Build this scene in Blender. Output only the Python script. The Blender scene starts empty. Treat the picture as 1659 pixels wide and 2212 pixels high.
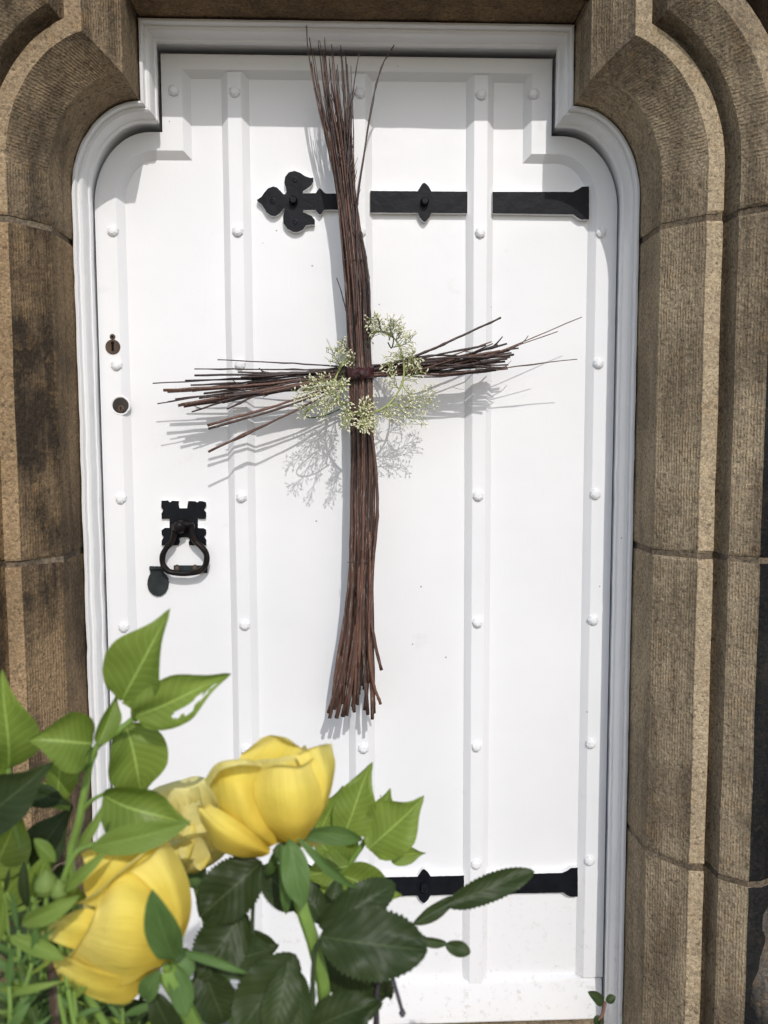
import bpy, bmesh, math, random
from mathutils import Vector, Matrix, noise
R = math.radians
random.seed(7)
scn = bpy.context.scene
COL = scn.collection

# ------------------------------------------------------------------ camera
EYE = Vector((-0.0125, -1.48, 1.265))
HX = (0.99931053, -0.00631076, 0.0365874)      # door's right / down / inward axes seen from the camera
VD = (0.00328467, 0.99661161, 0.08218577)
NF = (-0.03698208, -0.08200893, 0.99594521)
F = 1789.0; CX = 829.5; CY = 1106.0             # focal length and centre for a 1659 x 2212 frame
cam = bpy.data.cameras.new('camera'); camo = bpy.data.objects.new('camera', cam); COL.objects.link(camo)
cam.sensor_fit = 'VERTICAL'; cam.sensor_height = 36.0; cam.lens = F/2212*36.0
cam.clip_start = 0.02; cam.clip_end = 400
m = Matrix(((HX[0], -HX[1], -HX[2]), (NF[0], -NF[1], -NF[2]), (-VD[0], VD[1], VD[2])))
camo.matrix_world = Matrix.Translation(EYE) @ m.to_4x4()
cam.dof.use_dof = True; cam.dof.focus_distance = 1.44; cam.dof.aperture_fstop = 11.5
scn.camera = camo

# ------------------------------------------------------------------ sky, sun, exposure
SUN = Vector((0.18, -1.0, 0.77)).normalized()
w = bpy.data.worlds.new('World'); scn.world = w; w.use_nodes = True
nt = w.node_tree; nt.nodes.clear()
sky = nt.nodes.new('ShaderNodeTexSky'); sky.sky_type = 'NISHITA'; sky.sun_disc = False
sky.sun_elevation = math.asin(SUN.z); sky.sun_rotation = math.atan2(SUN.x, SUN.y)
sky.air_density = 1.0; sky.dust_density = 1.3
bg = nt.nodes.new('ShaderNodeBackground'); bg.inputs[1].default_value = 0.15
ow = nt.nodes.new('ShaderNodeOutputWorld')
nt.links.new(sky.outputs[0], bg.inputs[0]); nt.links.new(bg.outputs[0], ow.inputs[0])
sl = bpy.data.lights.new('sun', 'SUN'); sl.energy = 2.05; sl.angle = R(0.5); sl.color = (1.0, 0.972, 0.945)
so = bpy.data.objects.new('sun', sl); COL.objects.link(so)
so.rotation_euler = SUN.to_track_quat('Z', 'Y').to_euler(); so.location = SUN*12
scn.view_settings.view_transform = 'Standard'; scn.view_settings.look = 'None'
scn.view_settings.exposure = 0.16; scn.view_settings.gamma = 1.0
scn.view_settings.use_curve_mapping = False
scn.cycles.max_bounces = 8; scn.cycles.diffuse_bounces = 4; scn.cycles.transmission_bounces = 6

def V(px, py, h):
    """point h metres in front of the door panels, on the sight line of a photo position"""
    r = (px-CX, py-CY, F)
    X = sum(a*b for a, b in zip(r, HX)); Z = -sum(a*b for a, b in zip(r, VD)); Y = sum(a*b for a, b in zip(r, NF))
    t = (1.48-h)/Y
    return Vector((EYE.x+X*t, -h, EYE.z+Z*t))

# ------------------------------------------------------------------ mesh helpers
def mk(name, verts, faces, mats, parent=None, smooth=True, auto=32, mi=None, uv=None, loc=None, kind=None):
    root = parent
    while root is not None and root.parent is not None: root = root.parent
    off = Vector(root.location) if root is not None else (Vector(loc) if loc is not None else Vector((0, 0, 0)))
    me = bpy.data.meshes.new(name)
    me.from_pydata([tuple(Vector(v)-off) for v in verts], [], faces)
    if not isinstance(mats, (list, tuple)): mats = [mats]
    for mm in mats: me.materials.append(mm)
    if mi:
        for p, k in zip(me.polygons, mi): p.material_index = k
    if uv:
        ul = me.uv_layers.new(name='UVMap')
        for p in me.polygons:
            for li in p.loop_indices: ul.data[li].uv = uv[me.loops[li].vertex_index]
    if smooth:
        for p in me.polygons: p.use_smooth = True
        if auto:
            bm = bmesh.new(); bm.from_mesh(me)
            for e in bm.edges:
                if len(e.link_faces) == 2 and e.calc_face_angle(0) > R(auto): e.smooth = False
            bm.to_mesh(me); bm.free()
    o = bpy.data.objects.new(name, me); COL.objects.link(o)
    if parent is not None: o.parent = parent
    else: o.location = off
    if kind: o['kind'] = kind
    return o

def fix_normals(o):
    bm = bmesh.new(); bm.from_mesh(o.data); bmesh.ops.recalc_face_normals(bm, faces=bm.faces[:]); bm.to_mesh(o.data); bm.free()
    return o

def thing(name, loc, label, cat, group=None):
    o = bpy.data.objects.new(name, None); COL.objects.link(o); o.location = loc
    o.empty_display_size = 0.05; o['label'] = label; o['category'] = cat
    if group: o['group'] = group
    return o

def tag(o, label, cat, group=None):
    o['label'] = label; o['category'] = cat
    if group: o['group'] = group
    return o

def bevel(o, wdt, seg=2, ang=30):
    b = o.modifiers.new('bevel', 'BEVEL'); b.width = wdt; b.segments = seg; b.limit_method = 'ANGLE'; b.angle_limit = R(ang)
    return o

def tube(pts, rad, sides=6, cap=True, twist=0.0):
    """verts, faces, uv of a tube along pts with radius list"""
    n = len(pts); vs = []; fs = []; uv = []
    up = Vector((0.31, 0.9, 0.17)); L = 0
    for i, p in enumerate(pts):
        a = pts[min(i+1, n-1)] - pts[max(i-1, 0)]
        if a.length < 1e-9: a = Vector((0, 0, 1))
        a.normalize()
        s = a.cross(up)
        if s.length < 1e-4: s = a.cross(Vector((1, 0, 0)))
        s.normalize(); t = s.cross(a)
        if i: L += (p-pts[i-1]).length
        for k in range(sides):
            an = 2*math.pi*k/sides+twist
            vs.append(p+(s*math.cos(an)+t*math.sin(an))*rad[i]); uv.append((k/sides*0.02, L))
    for i in range(n-1):
        for k in range(sides):
            k2 = (k+1) % sides
            fs.append((i*sides+k, i*sides+k2, (i+1)*sides+k2, (i+1)*sides+k))
    if cap:
        fs.append(tuple(range(sides))[::-1]); fs.append(tuple(range((n-1)*sides, n*sides)))
    return vs, fs, uv

def join(*parts):
    vs = []; fs = []; uv = []
    for p in parts:
        o = len(vs); vs += list(p[0]); fs += [tuple(i+o for i in f) for f in p[1]]
        uv += list(p[2]) if len(p) > 2 else [(0, 0)]*len(p[0])
    return vs, fs, uv

def spline(ctrl, n):
    """Catmull-Rom through control points"""
    c = [Vector(p) for p in ctrl]; c = [c[0]*2-c[1]]+c+[c[-1]*2-c[-2]]
    out = []; segs = len(c)-3
    for i in range(n):
        u = i/(n-1)*segs; k = min(int(u), segs-1); t = u-k
        p0, p1, p2, p3 = c[k:k+4]
        out.append(0.5*((2*p1)+(p2-p0)*t+(2*p0-5*p1+4*p2-p3)*t*t+(3*p1-p0-3*p2+p3)*t*t*t))
    return out

def prism(poly, h0, h1, dark=0, side=1):
    """poly: list of (X,Z); front at y=-h1, back at y=-h0. Returns verts, faces, material index"""
    n = len(poly)
    vs = [Vector((x, -h1, z)) for x, z in poly]+[Vector((x, -h0, z)) for x, z in poly]
    fs = [tuple(range(n)), tuple(range(2*n-1, n-1, -1))]; mi = [dark, side]
    for i in range(n):
        j = (i+1) % n
        fs.append((i, i+n, j+n, j)); mi.append(side)
    return vs, fs, mi

def box(x0, x1, y0, y1, z0, z1):
    vs = [Vector((x, y, z)) for x in (x0, x1) for y in (y0, y1) for z in (z0, z1)]
    fs = [(0, 1, 3, 2), (4, 6, 7, 5), (0, 4, 5, 1), (2, 3, 7, 6), (0, 2, 6, 4), (1, 5, 7, 3)]
    return vs, fs

# ------------------------------------------------------------------ materials
def mat(name):
    mm = bpy.data.materials.new(name); mm.use_nodes = True
    t = mm.node_tree; b = t.nodes['Principled BSDF']
    return mm, t, b
def nd(t, ty, **kw):
    n = t.nodes.new(ty)
    for k, v in kw.items():
        if k in n.inputs: n.inputs[k].default_value = v
        else: setattr(n, k, v)
    return n
def lk(t, a, b): t.links.new(a, b)
def ramp(t, fac, stops):
    r = t.nodes.new('ShaderNodeValToRGB'); e = r.color_ramp.elements
    while len(e) > 1: e.remove(e[-1])
    for i, (p, c) in enumerate(stops):
        c = tuple(c)+(1,) if len(c) == 3 else c
        if i == 0: e[0].position = p; e[0].color = c
        else:
            q = e.new(p); q.color = c
    lk(t, fac, r.inputs[0]); return r
def mixc(t, fac, a, b, blend='MIX'):
    mx = t.nodes.new('ShaderNodeMix'); mx.data_type = 'RGBA'; mx.blend_type = blend
    for sock, val in ((mx.inputs[0], fac), (mx.inputs[6], a), (mx.inputs[7], b)):
        if hasattr(val, 'is_output'): lk(t, val, sock)
        elif isinstance(val, (int, float)): sock.default_value = val
        else: sock.default_value = tuple(val)+(1,) if len(val) == 3 else val
    return mx.outputs[2]
def bumpn(t, height, strength, dist, prev=None):
    b = t.nodes.new('ShaderNodeBump'); b.inputs['Strength'].default_value = strength; b.inputs['Distance'].default_value = dist
    lk(t, height, b.inputs['Height'])
    if prev is not None: lk(t, prev, b.inputs['Normal'])
    return b.outputs[0]
def math_n(t, op, a, b=0.5):
    n = t.nodes.new('ShaderNodeMath'); n.operation = op
    for s, v in ((n.inputs[0], a), (n.inputs[1], b)):
        if hasattr(v, 'is_output'): lk(t, v, s)
        else: s.default_value = v
    return n.outputs[0]

def white_paint(name, dirt=0.0, col=(0.80, 0.80, 0.80)):
    mm, t, b = mat(name)
    g = nd(t, 'ShaderNodeNewGeometry')
    n1 = nd(t, 'ShaderNodeTexNoise', Scale=3.0, Detail=4.0); lk(t, g.outputs[0], n1.inputs[0])
    mp = nd(t, 'ShaderNodeMapping'); mp.inputs['Scale'].default_value = (160, 160, 7); lk(t, g.outputs[0], mp.inputs[0])
    n2 = nd(t, 'ShaderNodeTexNoise', Scale=1.0, Detail=3.0); lk(t, mp.outputs[0], n2.inputs[0])
    n3 = nd(t, 'ShaderNodeTexNoise', Scale=55.0, Detail=2.0); lk(t, g.outputs[0], n3.inputs[0])
    n4 = nd(t, 'ShaderNodeTexVoronoi', Scale=26.0); lk(t, g.outputs[0], n4.inputs[0])
    n5 = nd(t, 'ShaderNodeTexNoise', Scale=14.0, Detail=5.0, Roughness=0.7); lk(t, g.outputs[0], n5.inputs[0])
    c = ramp(t, n1.outputs[0], [(0.3, tuple(x*0.93 for x in col)), (0.7, col)]).outputs[0]
    # fly specks and small marks
    wn = nd(t, 'ShaderNodeTexWhiteNoise'); lk(t, n4.outputs['Position'], wn.inputs[0])
    spk = math_n(t, 'MULTIPLY', math_n(t, 'LESS_THAN', n4.outputs['Distance'], 0.045), math_n(t, 'GREATER_THAN', wn.outputs[0], 0.80))
    c = mixc(t, math_n(t, 'MULTIPLY', spk, 0.65), c, (0.16, 0.14, 0.12))
    # grubby rubbed patches
    gr = ramp(t, n5.outputs[0], [(0.64, (0, 0, 0)), (0.78, (1, 1, 1))]).outputs[0]
    c = mixc(t, math_n(t, 'MULTIPLY', gr, 0.28+dirt), c, (0.50, 0.47, 0.42))
    sp = nd(t, 'ShaderNodeSeparateXYZ'); lk(t, g.outputs[0], sp.inputs[0])
    low = ramp(t, sp.outputs[2], [(0.20, (1, 1, 1)), (0.55, (0, 0, 0))]).outputs[0]
    n6 = nd(t, 'ShaderNodeTexNoise', Scale=60.0, Detail=4.0, Roughness=0.75); lk(t, g.outputs[0], n6.inputs[0])
    spl = ramp(t, n6.outputs[0], [(0.56, (0, 0, 0)), (0.68, (1, 1, 1))]).outputs[0]
    c = mixc(t, math_n(t, 'MULTIPLY', math_n(t, 'MULTIPLY', spl, low), 0.4), c, (0.38, 0.33, 0.27))
    lk(t, c, b.inputs['Base Color'])
    b.inputs['Roughness'].default_value = 0.36
    h = bumpn(t, n2.outputs[0], 0.16, 0.0008)
    h = bumpn(t, n3.outputs[0], 0.10, 0.0016, h)
    h = bumpn(t, n1.outputs[0], 0.25, 0.02, h)
    lk(t, h, b.inputs['Normal'])
    return mm
M_WHITE = white_paint('white_gloss_paint')
M_FRAME = white_paint('white_frame_paint', 0.25, (0.79, 0.785, 0.775))

def stone_mat(name, lines, base, dark, soot, contrast=1.0, ochre=0.35):
    """tooled sandstone; lines 'u' (across the moulding), 'v' (along it) or None"""
    mm, t, b = mat(name)
    uv = nd(t, 'ShaderNodeUVMap'); uv.uv_map = 'UVMap'
    g = nd(t, 'ShaderNodeNewGeometry')
    oi = nd(t, 'ShaderNodeObjectInfo')
    rv = nd(t, 'ShaderNodeVectorMath', operation='ADD'); lk(t, g.outputs[0], rv.inputs[0])
    sc = nd(t, 'ShaderNodeVectorMath', operation='SCALE'); sc.inputs[0].default_value = (7.3, 3.1, 5.7); lk(t, oi.outputs['Random'], sc.inputs[3]); lk(t, sc.outputs[0], rv.inputs[1])
    P = rv.outputs[0]
    big = nd(t, 'ShaderNodeTexNoise', Scale=5.0, Detail=5.0, Roughness=0.62); lk(t, P, big.inputs[0])
    mid = nd(t, 'ShaderNodeTexNoise', Scale=38.0, Detail=5.0, Roughness=0.7); lk(t, P, mid.inputs[0])
    fine = nd(t, 'ShaderNodeTexNoise', Scale=420.0, Detail=3.0, Roughness=0.7); lk(t, P, fine.inputs[0])
    st = nd(t, 'ShaderNodeMapping'); st.inputs['Scale'].default_value = (28, 28, 3.0); lk(t, P, st.inputs[0])
    streak = nd(t, 'ShaderNodeTexNoise', Scale=1.0, Detail=4.0, Roughness=0.65); lk(t, st.outputs[0], streak.inputs[0])
    f = math_n(t, 'ADD', math_n(t, 'MULTIPLY', big.outputs[0], 0.6), math_n(t, 'MULTIPLY', streak.outputs[0], 0.4))
    f = ramp(t, f, [(0.41, (0, 0, 0)), (0.57, (1, 1, 1))]).outputs[0]
    c = mixc(t, math_n(t, 'MULTIPLY', f, soot), base, dark)
    och = ramp(t, mid.outputs[0], [(0.52, (0, 0, 0)), (0.72, (1, 1, 1))]).outputs[0]
    c = mixc(t, math_n(t, 'MULTIPLY', och, ochre), c, (0.30, 0.185, 0.085))
    mot = ramp(t, fine.outputs[0], [(0.3, (0.62, 0.62, 0.62)), (0.7, (1.28, 1.26, 1.22))]).outputs[0]
    c = mixc(t, 0.8, c, mot, 'MULTIPLY')
    gra = nd(t, 'ShaderNodeTexNoise', Scale=190.0, Detail=3.0, Roughness=0.7); lk(t, P, gra.inputs[0])
    c = mixc(t, 0.75, c, ramp(t, gra.outputs[0], [(0.36, (0.62, 0.61, 0.60)), (0.64, (1.36, 1.35, 1.32))]).outputs[0], 'MULTIPLY')
    pit = nd(t, 'ShaderNodeTexNoise', Scale=130.0, Detail=3.0); lk(t, P, pit.inputs[0])
    pm = ramp(t, pit.outputs[0], [(0.33, (1, 1, 1)), (0.40, (0, 0, 0))]).outputs[0]
    c = mixc(t, math_n(t, 'MULTIPLY', pm, 0.5), c, (0.035, 0.028, 0.02))
    h = None
    if lines:
        se = nd(t, 'ShaderNodeSeparateXYZ'); lk(t, uv.outputs[0], se.inputs[0])
        co = se.outputs[0] if lines == 'u' else se.outputs[1]
        wob = math_n(t, 'MULTIPLY', math_n(t, 'SUBTRACT', mid.outputs[0], 0.5), 0.0060)
        x = math_n(t, 'MULTIPLY', math_n(t, 'ADD', co, wob), 2*math.pi/0.0045)
        s = math_n(t, 'SINE', x, 0)
        amp = ramp(t, math_n(t, 'ADD', math_n(t, 'MULTIPLY', mid.outputs[0], 0.6), math_n(t, 'MULTIPLY', pit.outputs[0], 0.4)), [(0.40, (0.02, 0.02, 0.02)), (0.60, (1, 1, 1))]).outputs[0]
        bp = ramp(t, big.outputs[0], [(0.38, (1, 1, 1)), (0.62, (0.25, 0.25, 0.25))]).outputs[0]
        s = math_n(t, 'MULTIPLY', math_n(t, 'MULTIPLY', s, amp), bp)
        h = bumpn(t, s, 0.5*contrast, 0.0013)
        gm = ramp(t, s, [(0.0, (1, 1, 1)), (0.5, (0, 0, 0))]).outputs[0]
    h = bumpn(t, mid.outputs[0], 0.6, 0.006, h)
    h = bumpn(t, pit.outputs[0], 0.6, 0.003, h)
    h = bumpn(t, gra.outputs[0], 0.6, 0.002, h)
    h = bumpn(t, fine.outputs[0], 0.5, 0.0008, h)
    lk(t, c, b.inputs['Base Color']); b.inputs['Roughness'].default_value = 0.93
    b.inputs['Specular IOR Level'].default_value = 0.15
    lk(t, h, b.inputs['Normal'])
    return mm
def stone_set(sfx, base, dark, soot, clean=1.25):
    return [stone_mat('tooled_across'+sfx, 'u', base, dark, soot), stone_mat('tooled_along'+sfx, 'v', base, dark, soot),
            stone_mat('smooth_stone'+sfx, None, tuple(x*clean for x in base), dark, soot*0.30), stone_mat('plain_stone'+sfx, None, base, dark, soot*0.8),
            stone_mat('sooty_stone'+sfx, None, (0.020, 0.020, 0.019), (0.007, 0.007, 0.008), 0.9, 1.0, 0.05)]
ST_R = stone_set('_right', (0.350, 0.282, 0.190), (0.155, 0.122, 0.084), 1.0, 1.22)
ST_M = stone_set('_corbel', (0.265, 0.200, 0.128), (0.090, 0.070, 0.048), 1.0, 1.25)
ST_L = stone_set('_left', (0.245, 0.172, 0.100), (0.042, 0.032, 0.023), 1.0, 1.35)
M_MORTAR = stone_mat('mortar', None, (0.20, 0.160, 0.115), (0.085, 0.066, 0.048), 0.9)
M_WALLST = stone_mat('wall_stone', None, (0.13, 0.115, 0.095), (0.02, 0.02, 0.021), 1.0)
M_PAVE = stone_mat('paving_stone', None, (0.21, 0.195, 0.175), (0.14, 0.13, 0.115), 0.9)

def iron(name, col=(0.0055, 0.0062, 0.0082), rough=0.40, rust=0.0):
    mm, t, b = mat(name); g = nd(t, 'ShaderNodeNewGeometry')
    n = nd(t, 'ShaderNodeTexNoise', Scale=160.0, Detail=3.0); lk(t, g.outputs[0], n.inputs[0])
    n2 = nd(t, 'ShaderNodeTexNoise', Scale=45.0, Detail=4.0); lk(t, g.outputs[0], n2.inputs[0])
    c = ramp(t, n2.outputs[0], [(0.35, col), (0.75, tuple(x*1.9 for x in col))]).outputs[0]
    if rust:
        r = ramp(t, n2.outputs[0], [(0.5, (0, 0, 0)), (0.7, (1, 1, 1))]).outputs[0]
        c = mixc(t, math_n(t, 'MULTIPLY', r, rust), c, (0.075, 0.03, 0.015))
    lk(t, c, b.inputs['Base Color']); b.inputs['Roughness'].default_value = rough; b.inputs['Specular IOR Level'].default_value = 0.12
    h = bumpn(t, n.outputs[0], 0.22, 0.001); h = bumpn(t, n2.outputs[0], 0.22, 0.004, h); lk(t, h, b.inputs['Normal'])
    return mm
M_IRON = iron('black_iron_paint')
M_RING = iron('worn_iron', (0.008, 0.0068, 0.0065), 0.33, 0.12)
M_BRONZE = iron('aged_bronze', (0.075, 0.052, 0.038), 0.4)
M_HOLE = iron('keyhole_dark', (0.004, 0.004, 0.004), 0.9)
M_LOCK = iron('dark_lock_metal', (0.035, 0.030, 0.026), 0.35)
M_COVER = iron('dark_zinc', (0.020, 0.024, 0.024), 0.36)

def bark(name, a, b_, lent):
    mm, t, b = mat(name); uv = nd(t, 'ShaderNodeUVMap'); uv.uv_map = 'UVMap'
    g = nd(t, 'ShaderNodeNewGeometry'); oi = nd(t, 'ShaderNodeObjectInfo')
    st = nd(t, 'ShaderNodeMapping'); st.inputs['Scale'].default_value = (420, 420, 60); lk(t, g.outputs[0], st.inputs[0])
    n = nd(t, 'ShaderNodeTexNoise', Scale=1.0, Detail=3.0, Roughness=0.6); lk(t, st.outputs[0], n.inputs[0])
    n2 = nd(t, 'ShaderNodeTexNoise', Scale=18.0, Detail=3.0); lk(t, g.outputs[0], n2.inputs[0])
    c = mixc(t, oi.outputs['Random'], a, b_)
    c = mixc(t, ramp(t, n2.outputs[0], [(0.35, (0, 0, 0)), (0.7, (0.8, 0.8, 0.8))]).outputs[0], c, tuple(x*0.45 for x in a))
    l = ramp(t, n.outputs[0], [(0.57, (0, 0, 0)), (0.66, (1, 1, 1))]).outputs[0]
    sp = nd(t, 'ShaderNodeSeparateXYZ'); lk(t, g.outputs[0], sp.inputs[0])
    c = mixc(t, math_n(t, 'MULTIPLY', l, lent), c, (0.21, 0.165, 0.14))
    lk(t, c, b.inputs['Base Color']); b.inputs['Roughness'].default_value = 0.55
    lk(t, bumpn(t, n.outputs[0], 0.6, 0.0012), b.inputs['Normal'])
    return mm
M_TWIG = bark('willow_bark', (0.165, 0.076, 0.047), (0.055, 0.036, 0.030), 1.0)
M_TWIG2 = bark('dark_willow_bark', (0.060, 0.034, 0.028), (0.034, 0.022, 0.020), 0.55)
M_STICK = bark('brown_stick_bark', (0.10, 0.06, 0.04), (0.10, 0.06, 0.04), 0.5)

def leafmat(name, c1, c2, trans, rough=0.42, vein=0.25, nveins=11.0, under=None):
    mm, t, b = mat(name); uv = nd(t, 'ShaderNodeUVMap'); uv.uv_map = 'UVMap'
    g = nd(t, 'ShaderNodeNewGeometry'); oi = nd(t, 'ShaderNodeObjectInfo')
    n = nd(t, 'ShaderNodeTexNoise', Scale=45.0, Detail=4.0); lk(t, g.outputs[0], n.inputs[0])
    se = nd(t, 'ShaderNodeSeparateXYZ'); lk(t, uv.outputs[0], se.inputs[0])
    aw = math_n(t, 'ABSOLUTE', math_n(t, 'SUBTRACT', se.outputs[1], 0.5))
    v = math_n(t, 'SUBTRACT', math_n(t, 'MULTIPLY', se.outputs[0], nveins), math_n(t, 'MULTIPLY', aw, 5.0))
    fr = math_n(t, 'ABSOLUTE', math_n(t, 'SUBTRACT', math_n(t, 'FRACT', v, 0), 0.5))
    vm = ramp(t, fr, [(0.0, (1, 1, 1)), (0.10, (0, 0, 0))]).outputs[0]
    mr = ramp(t, aw, [(0.0, (1, 1, 1)), (0.03, (0, 0, 0))]).outputs[0]
    c = mixc(t, n.outputs[0], c1, c2)
    c = mixc(t, math_n(t, 'MULTIPLY', oi.outputs['Random'], 0.45), c, tuple(0.62*x for x in c1))
    big = nd(t, 'ShaderNodeTexNoise', Scale=14.0, Detail=2.0); lk(t, g.outputs[0], big.inputs[0])
    c = mixc(t, 0.8, c, ramp(t, big.outputs[0], [(0.3, (0.66, 0.70, 0.62)), (0.7, (1.30, 1.22, 1.25))]).outputs[0], 'MULTIPLY')
    lv = tuple(min(1, x*1.7+0.03) for x in c2)
    c = mixc(t, math_n(t, 'MULTIPLY', vm, vein*0.55), c, lv)
    c = mixc(t, math_n(t, 'MULTIPLY', mr, vein*1.6), c, lv)
    bk = under or tuple(x*1.15+0.02 for x in c2)
    c = mixc(t, math_n(t, 'MULTIPLY', g.outputs['Backfacing'], 0.5), c, bk)
    lk(t, c, b.inputs['Base Color']); b.inputs['Roughness'].default_value = rough
    b.inputs['Specular IOR Level'].default_value = 0.2
    h = bumpn(t, fr, 0.22, 0.0012); h = bumpn(t, n.outputs[0], 0.25, 0.002, h); lk(t, h, b.inputs['Normal'])
    tr = nd(t, 'ShaderNodeBsdfTranslucent'); lk(t, mixc(t, 1.0, c, (1.25, 1.35, 0.6), 'MULTIPLY'), tr.inputs[0])
    mx = nd(t, 'ShaderNodeMixShader'); mx.inputs[0].default_value = trans
    lk(t, b.outputs[0], mx.inputs[1]); lk(t, tr.outputs[0], mx.inputs[2])
    lk(t, mx.outputs[0], t.nodes['Material Output'].inputs[0])
    return mm
M_LILAC = leafmat('young_lilac_leaf', (0.180, 0.268, 0.040), (0.260, 0.350, 0.085), 0.34, 0.40, 0.42)
M_ROSELF = leafmat('dark_rose_leaf', (0.028, 0.046, 0.014), (0.050, 0.074, 0.024), 0.16, 0.45, 0.26, 9.0)  # naturally dark green, taken darker to stand for shade cast from the camera's side
M_SHOOT = leafmat('fresh_shoot_leaf', (0.150, 0.235, 0.040), (0.230, 0.320, 0.080), 0.30, 0.5, 0.2)
M_SEPAL = leafmat('sepal_green', (0.090, 0.175, 0.045), (0.150, 0.240, 0.080), 0.2, 0.5, 0.15, 4.0)
def plain(name, col, rough=0.5, nscale=60.0, var=0.3, bump=0.2, trans=0.0):
    mm, t, b = mat(name); g = nd(t, 'ShaderNodeNewGeometry')
    n = nd(t, 'ShaderNodeTexNoise', Scale=nscale, Detail=4.0); lk(t, g.outputs[0], n.inputs[0])
    c = mixc(t, n.outputs[0], tuple(x*(1-var) for x in col), tuple(min(1, x*(1+var)) for x in col))
    lk(t, c, b.inputs['Base Color']); b.inputs['Roughness'].default_value = rough
    lk(t, bumpn(t, n.outputs[0], bump, 0.003), b.inputs['Normal'])
    if trans:
        tr = nd(t, 'ShaderNodeBsdfTranslucent'); lk(t, c, tr.inputs[0])
        mx = nd(t, 'ShaderNodeMixShader'); mx.inputs[0].default_value = trans
        lk(t, b.outputs[0], mx.inputs[1]); lk(t, tr.outputs[0], mx.inputs[2]); lk(t, mx.outputs[0], t.nodes['Material Output'].inputs[0])
    return mm
M_STEM = plain('green_stem', (0.17, 0.27, 0.055), 0.4)
M_STEMD = plain('dark_stem', (0.05, 0.075, 0.03), 0.45)
M_STEMB = plain('purple_brown_stem', (0.055, 0.045, 0.055), 0.5)
M_VINE = plain('garland_vine', (0.30, 0.33, 0.12), 0.6)
M_VINED = plain('garland_wire', (0.05, 0.075, 0.035), 0.5)
M_BLOSS = plain('cream_blossom', (0.74, 0.72, 0.50), 0.6, 90, 0.2, 0.3)
M_BAND = plain('maroon_band', (0.045, 0.012, 0.013), 0.35, 120, 0.4, 0.4)
M_CUT = plain('cut_willow_wood', (0.30, 0.21, 0.14), 0.8)
M_WIRE = plain('binding_wire', (0.05, 0.03, 0.025), 0.4)
M_BUCKET = plain('galvanised_zinc', (0.35, 0.36, 0.36), 0.4)
M_OAK = plain('weathered_oak', (0.20, 0.15, 0.10), 0.7)
def petalmat(name, inner, outer, edge):
    mm, t, b = mat(name); uv = nd(t, 'ShaderNodeUVMap'); uv.uv_map = 'UVMap'
    g = nd(t, 'ShaderNodeNewGeometry')
    se = nd(t, 'ShaderNodeSeparateXYZ'); lk(t, uv.outputs[0], se.inputs[0])
    mp = nd(t, 'ShaderNodeMapping'); mp.inputs['Scale'].default_value = (34, 2.5, 1); lk(t, uv.outputs[0], mp.inputs[0])
    n = nd(t, 'ShaderNodeTexNoise', Scale=1.0, Detail=3.0); lk(t, mp.outputs[0], n.inputs[0])
    n2 = nd(t, 'ShaderNodeTexNoise', Scale=28.0, Detail=3.0); lk(t, g.outputs[0], n2.inputs[0])
    c = ramp(t, se.outputs[1], [(0.0, inner), (0.5, outer), (1.0, edge)]).outputs[0]
    c = mixc(t, math_n(t, 'MULTIPLY', n.outputs[0], 0.28), c, tuple(x*0.72 for x in inner))
    c = mixc(t, math_n(t, 'MULTIPLY', n2.outputs[0], 0.22), c, edge)
    lk(t, c, b.inputs['Base Color']); b.inputs['Roughness'].default_value = 0.55
    b.inputs['Specular IOR Level'].default_value = 0.15
    h = bumpn(t, n.outputs[0], 0.45, 0.0014); h = bumpn(t, n2.outputs[0], 0.4, 0.010, h); lk(t, h, b.inputs['Normal'])
    tr = nd(t, 'ShaderNodeBsdfTranslucent'); lk(t, mixc(t, 1.0, c, (1.05, 1.0, 0.8), 'MULTIPLY'), tr.inputs[0])
    mx = nd(t, 'ShaderNodeMixShader'); mx.inputs[0].default_value = 0.30
    lk(t, b.outputs[0], mx.inputs[1]); lk(t, tr.outputs[0], mx.inputs[2]); lk(t, mx.outputs[0], t.nodes['Material Output'].inputs[0])
    return mm
M_PETAL = petalmat('yellow_petal', (0.88, 0.60, 0.040), (0.90, 0.75, 0.130), (0.88, 0.80, 0.31))
M_PALE = petalmat('pale_yellow_petal', (0.88, 0.70, 0.12), (0.90, 0.80, 0.26), (0.90, 0.84, 0.40))

# ------------------------------------------------------------------ the doorway opening: one side of the path at offset n into the stone
AX, AZ, RXE, RZE, SOF = 0.3525, 1.670, 0.114, 0.147, 1.945
def jamb_x(n): return AX+RXE+n
def ell(n, u):
    """u 0..1 from the jamb up and round to the corbel corner"""
    rx, rz = RXE+n, RZE+n
    th1 = math.acos(max(-1, min(1, n/rx))) if n > 0 else math.pi/2
    th = th1*u
    return AX+rx*math.cos(th), AZ+rz*math.sin(th)
def corner(n):
    if n > 0: return ell(n, 1.0)
    return AX+n, AZ+RZE+n

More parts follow.
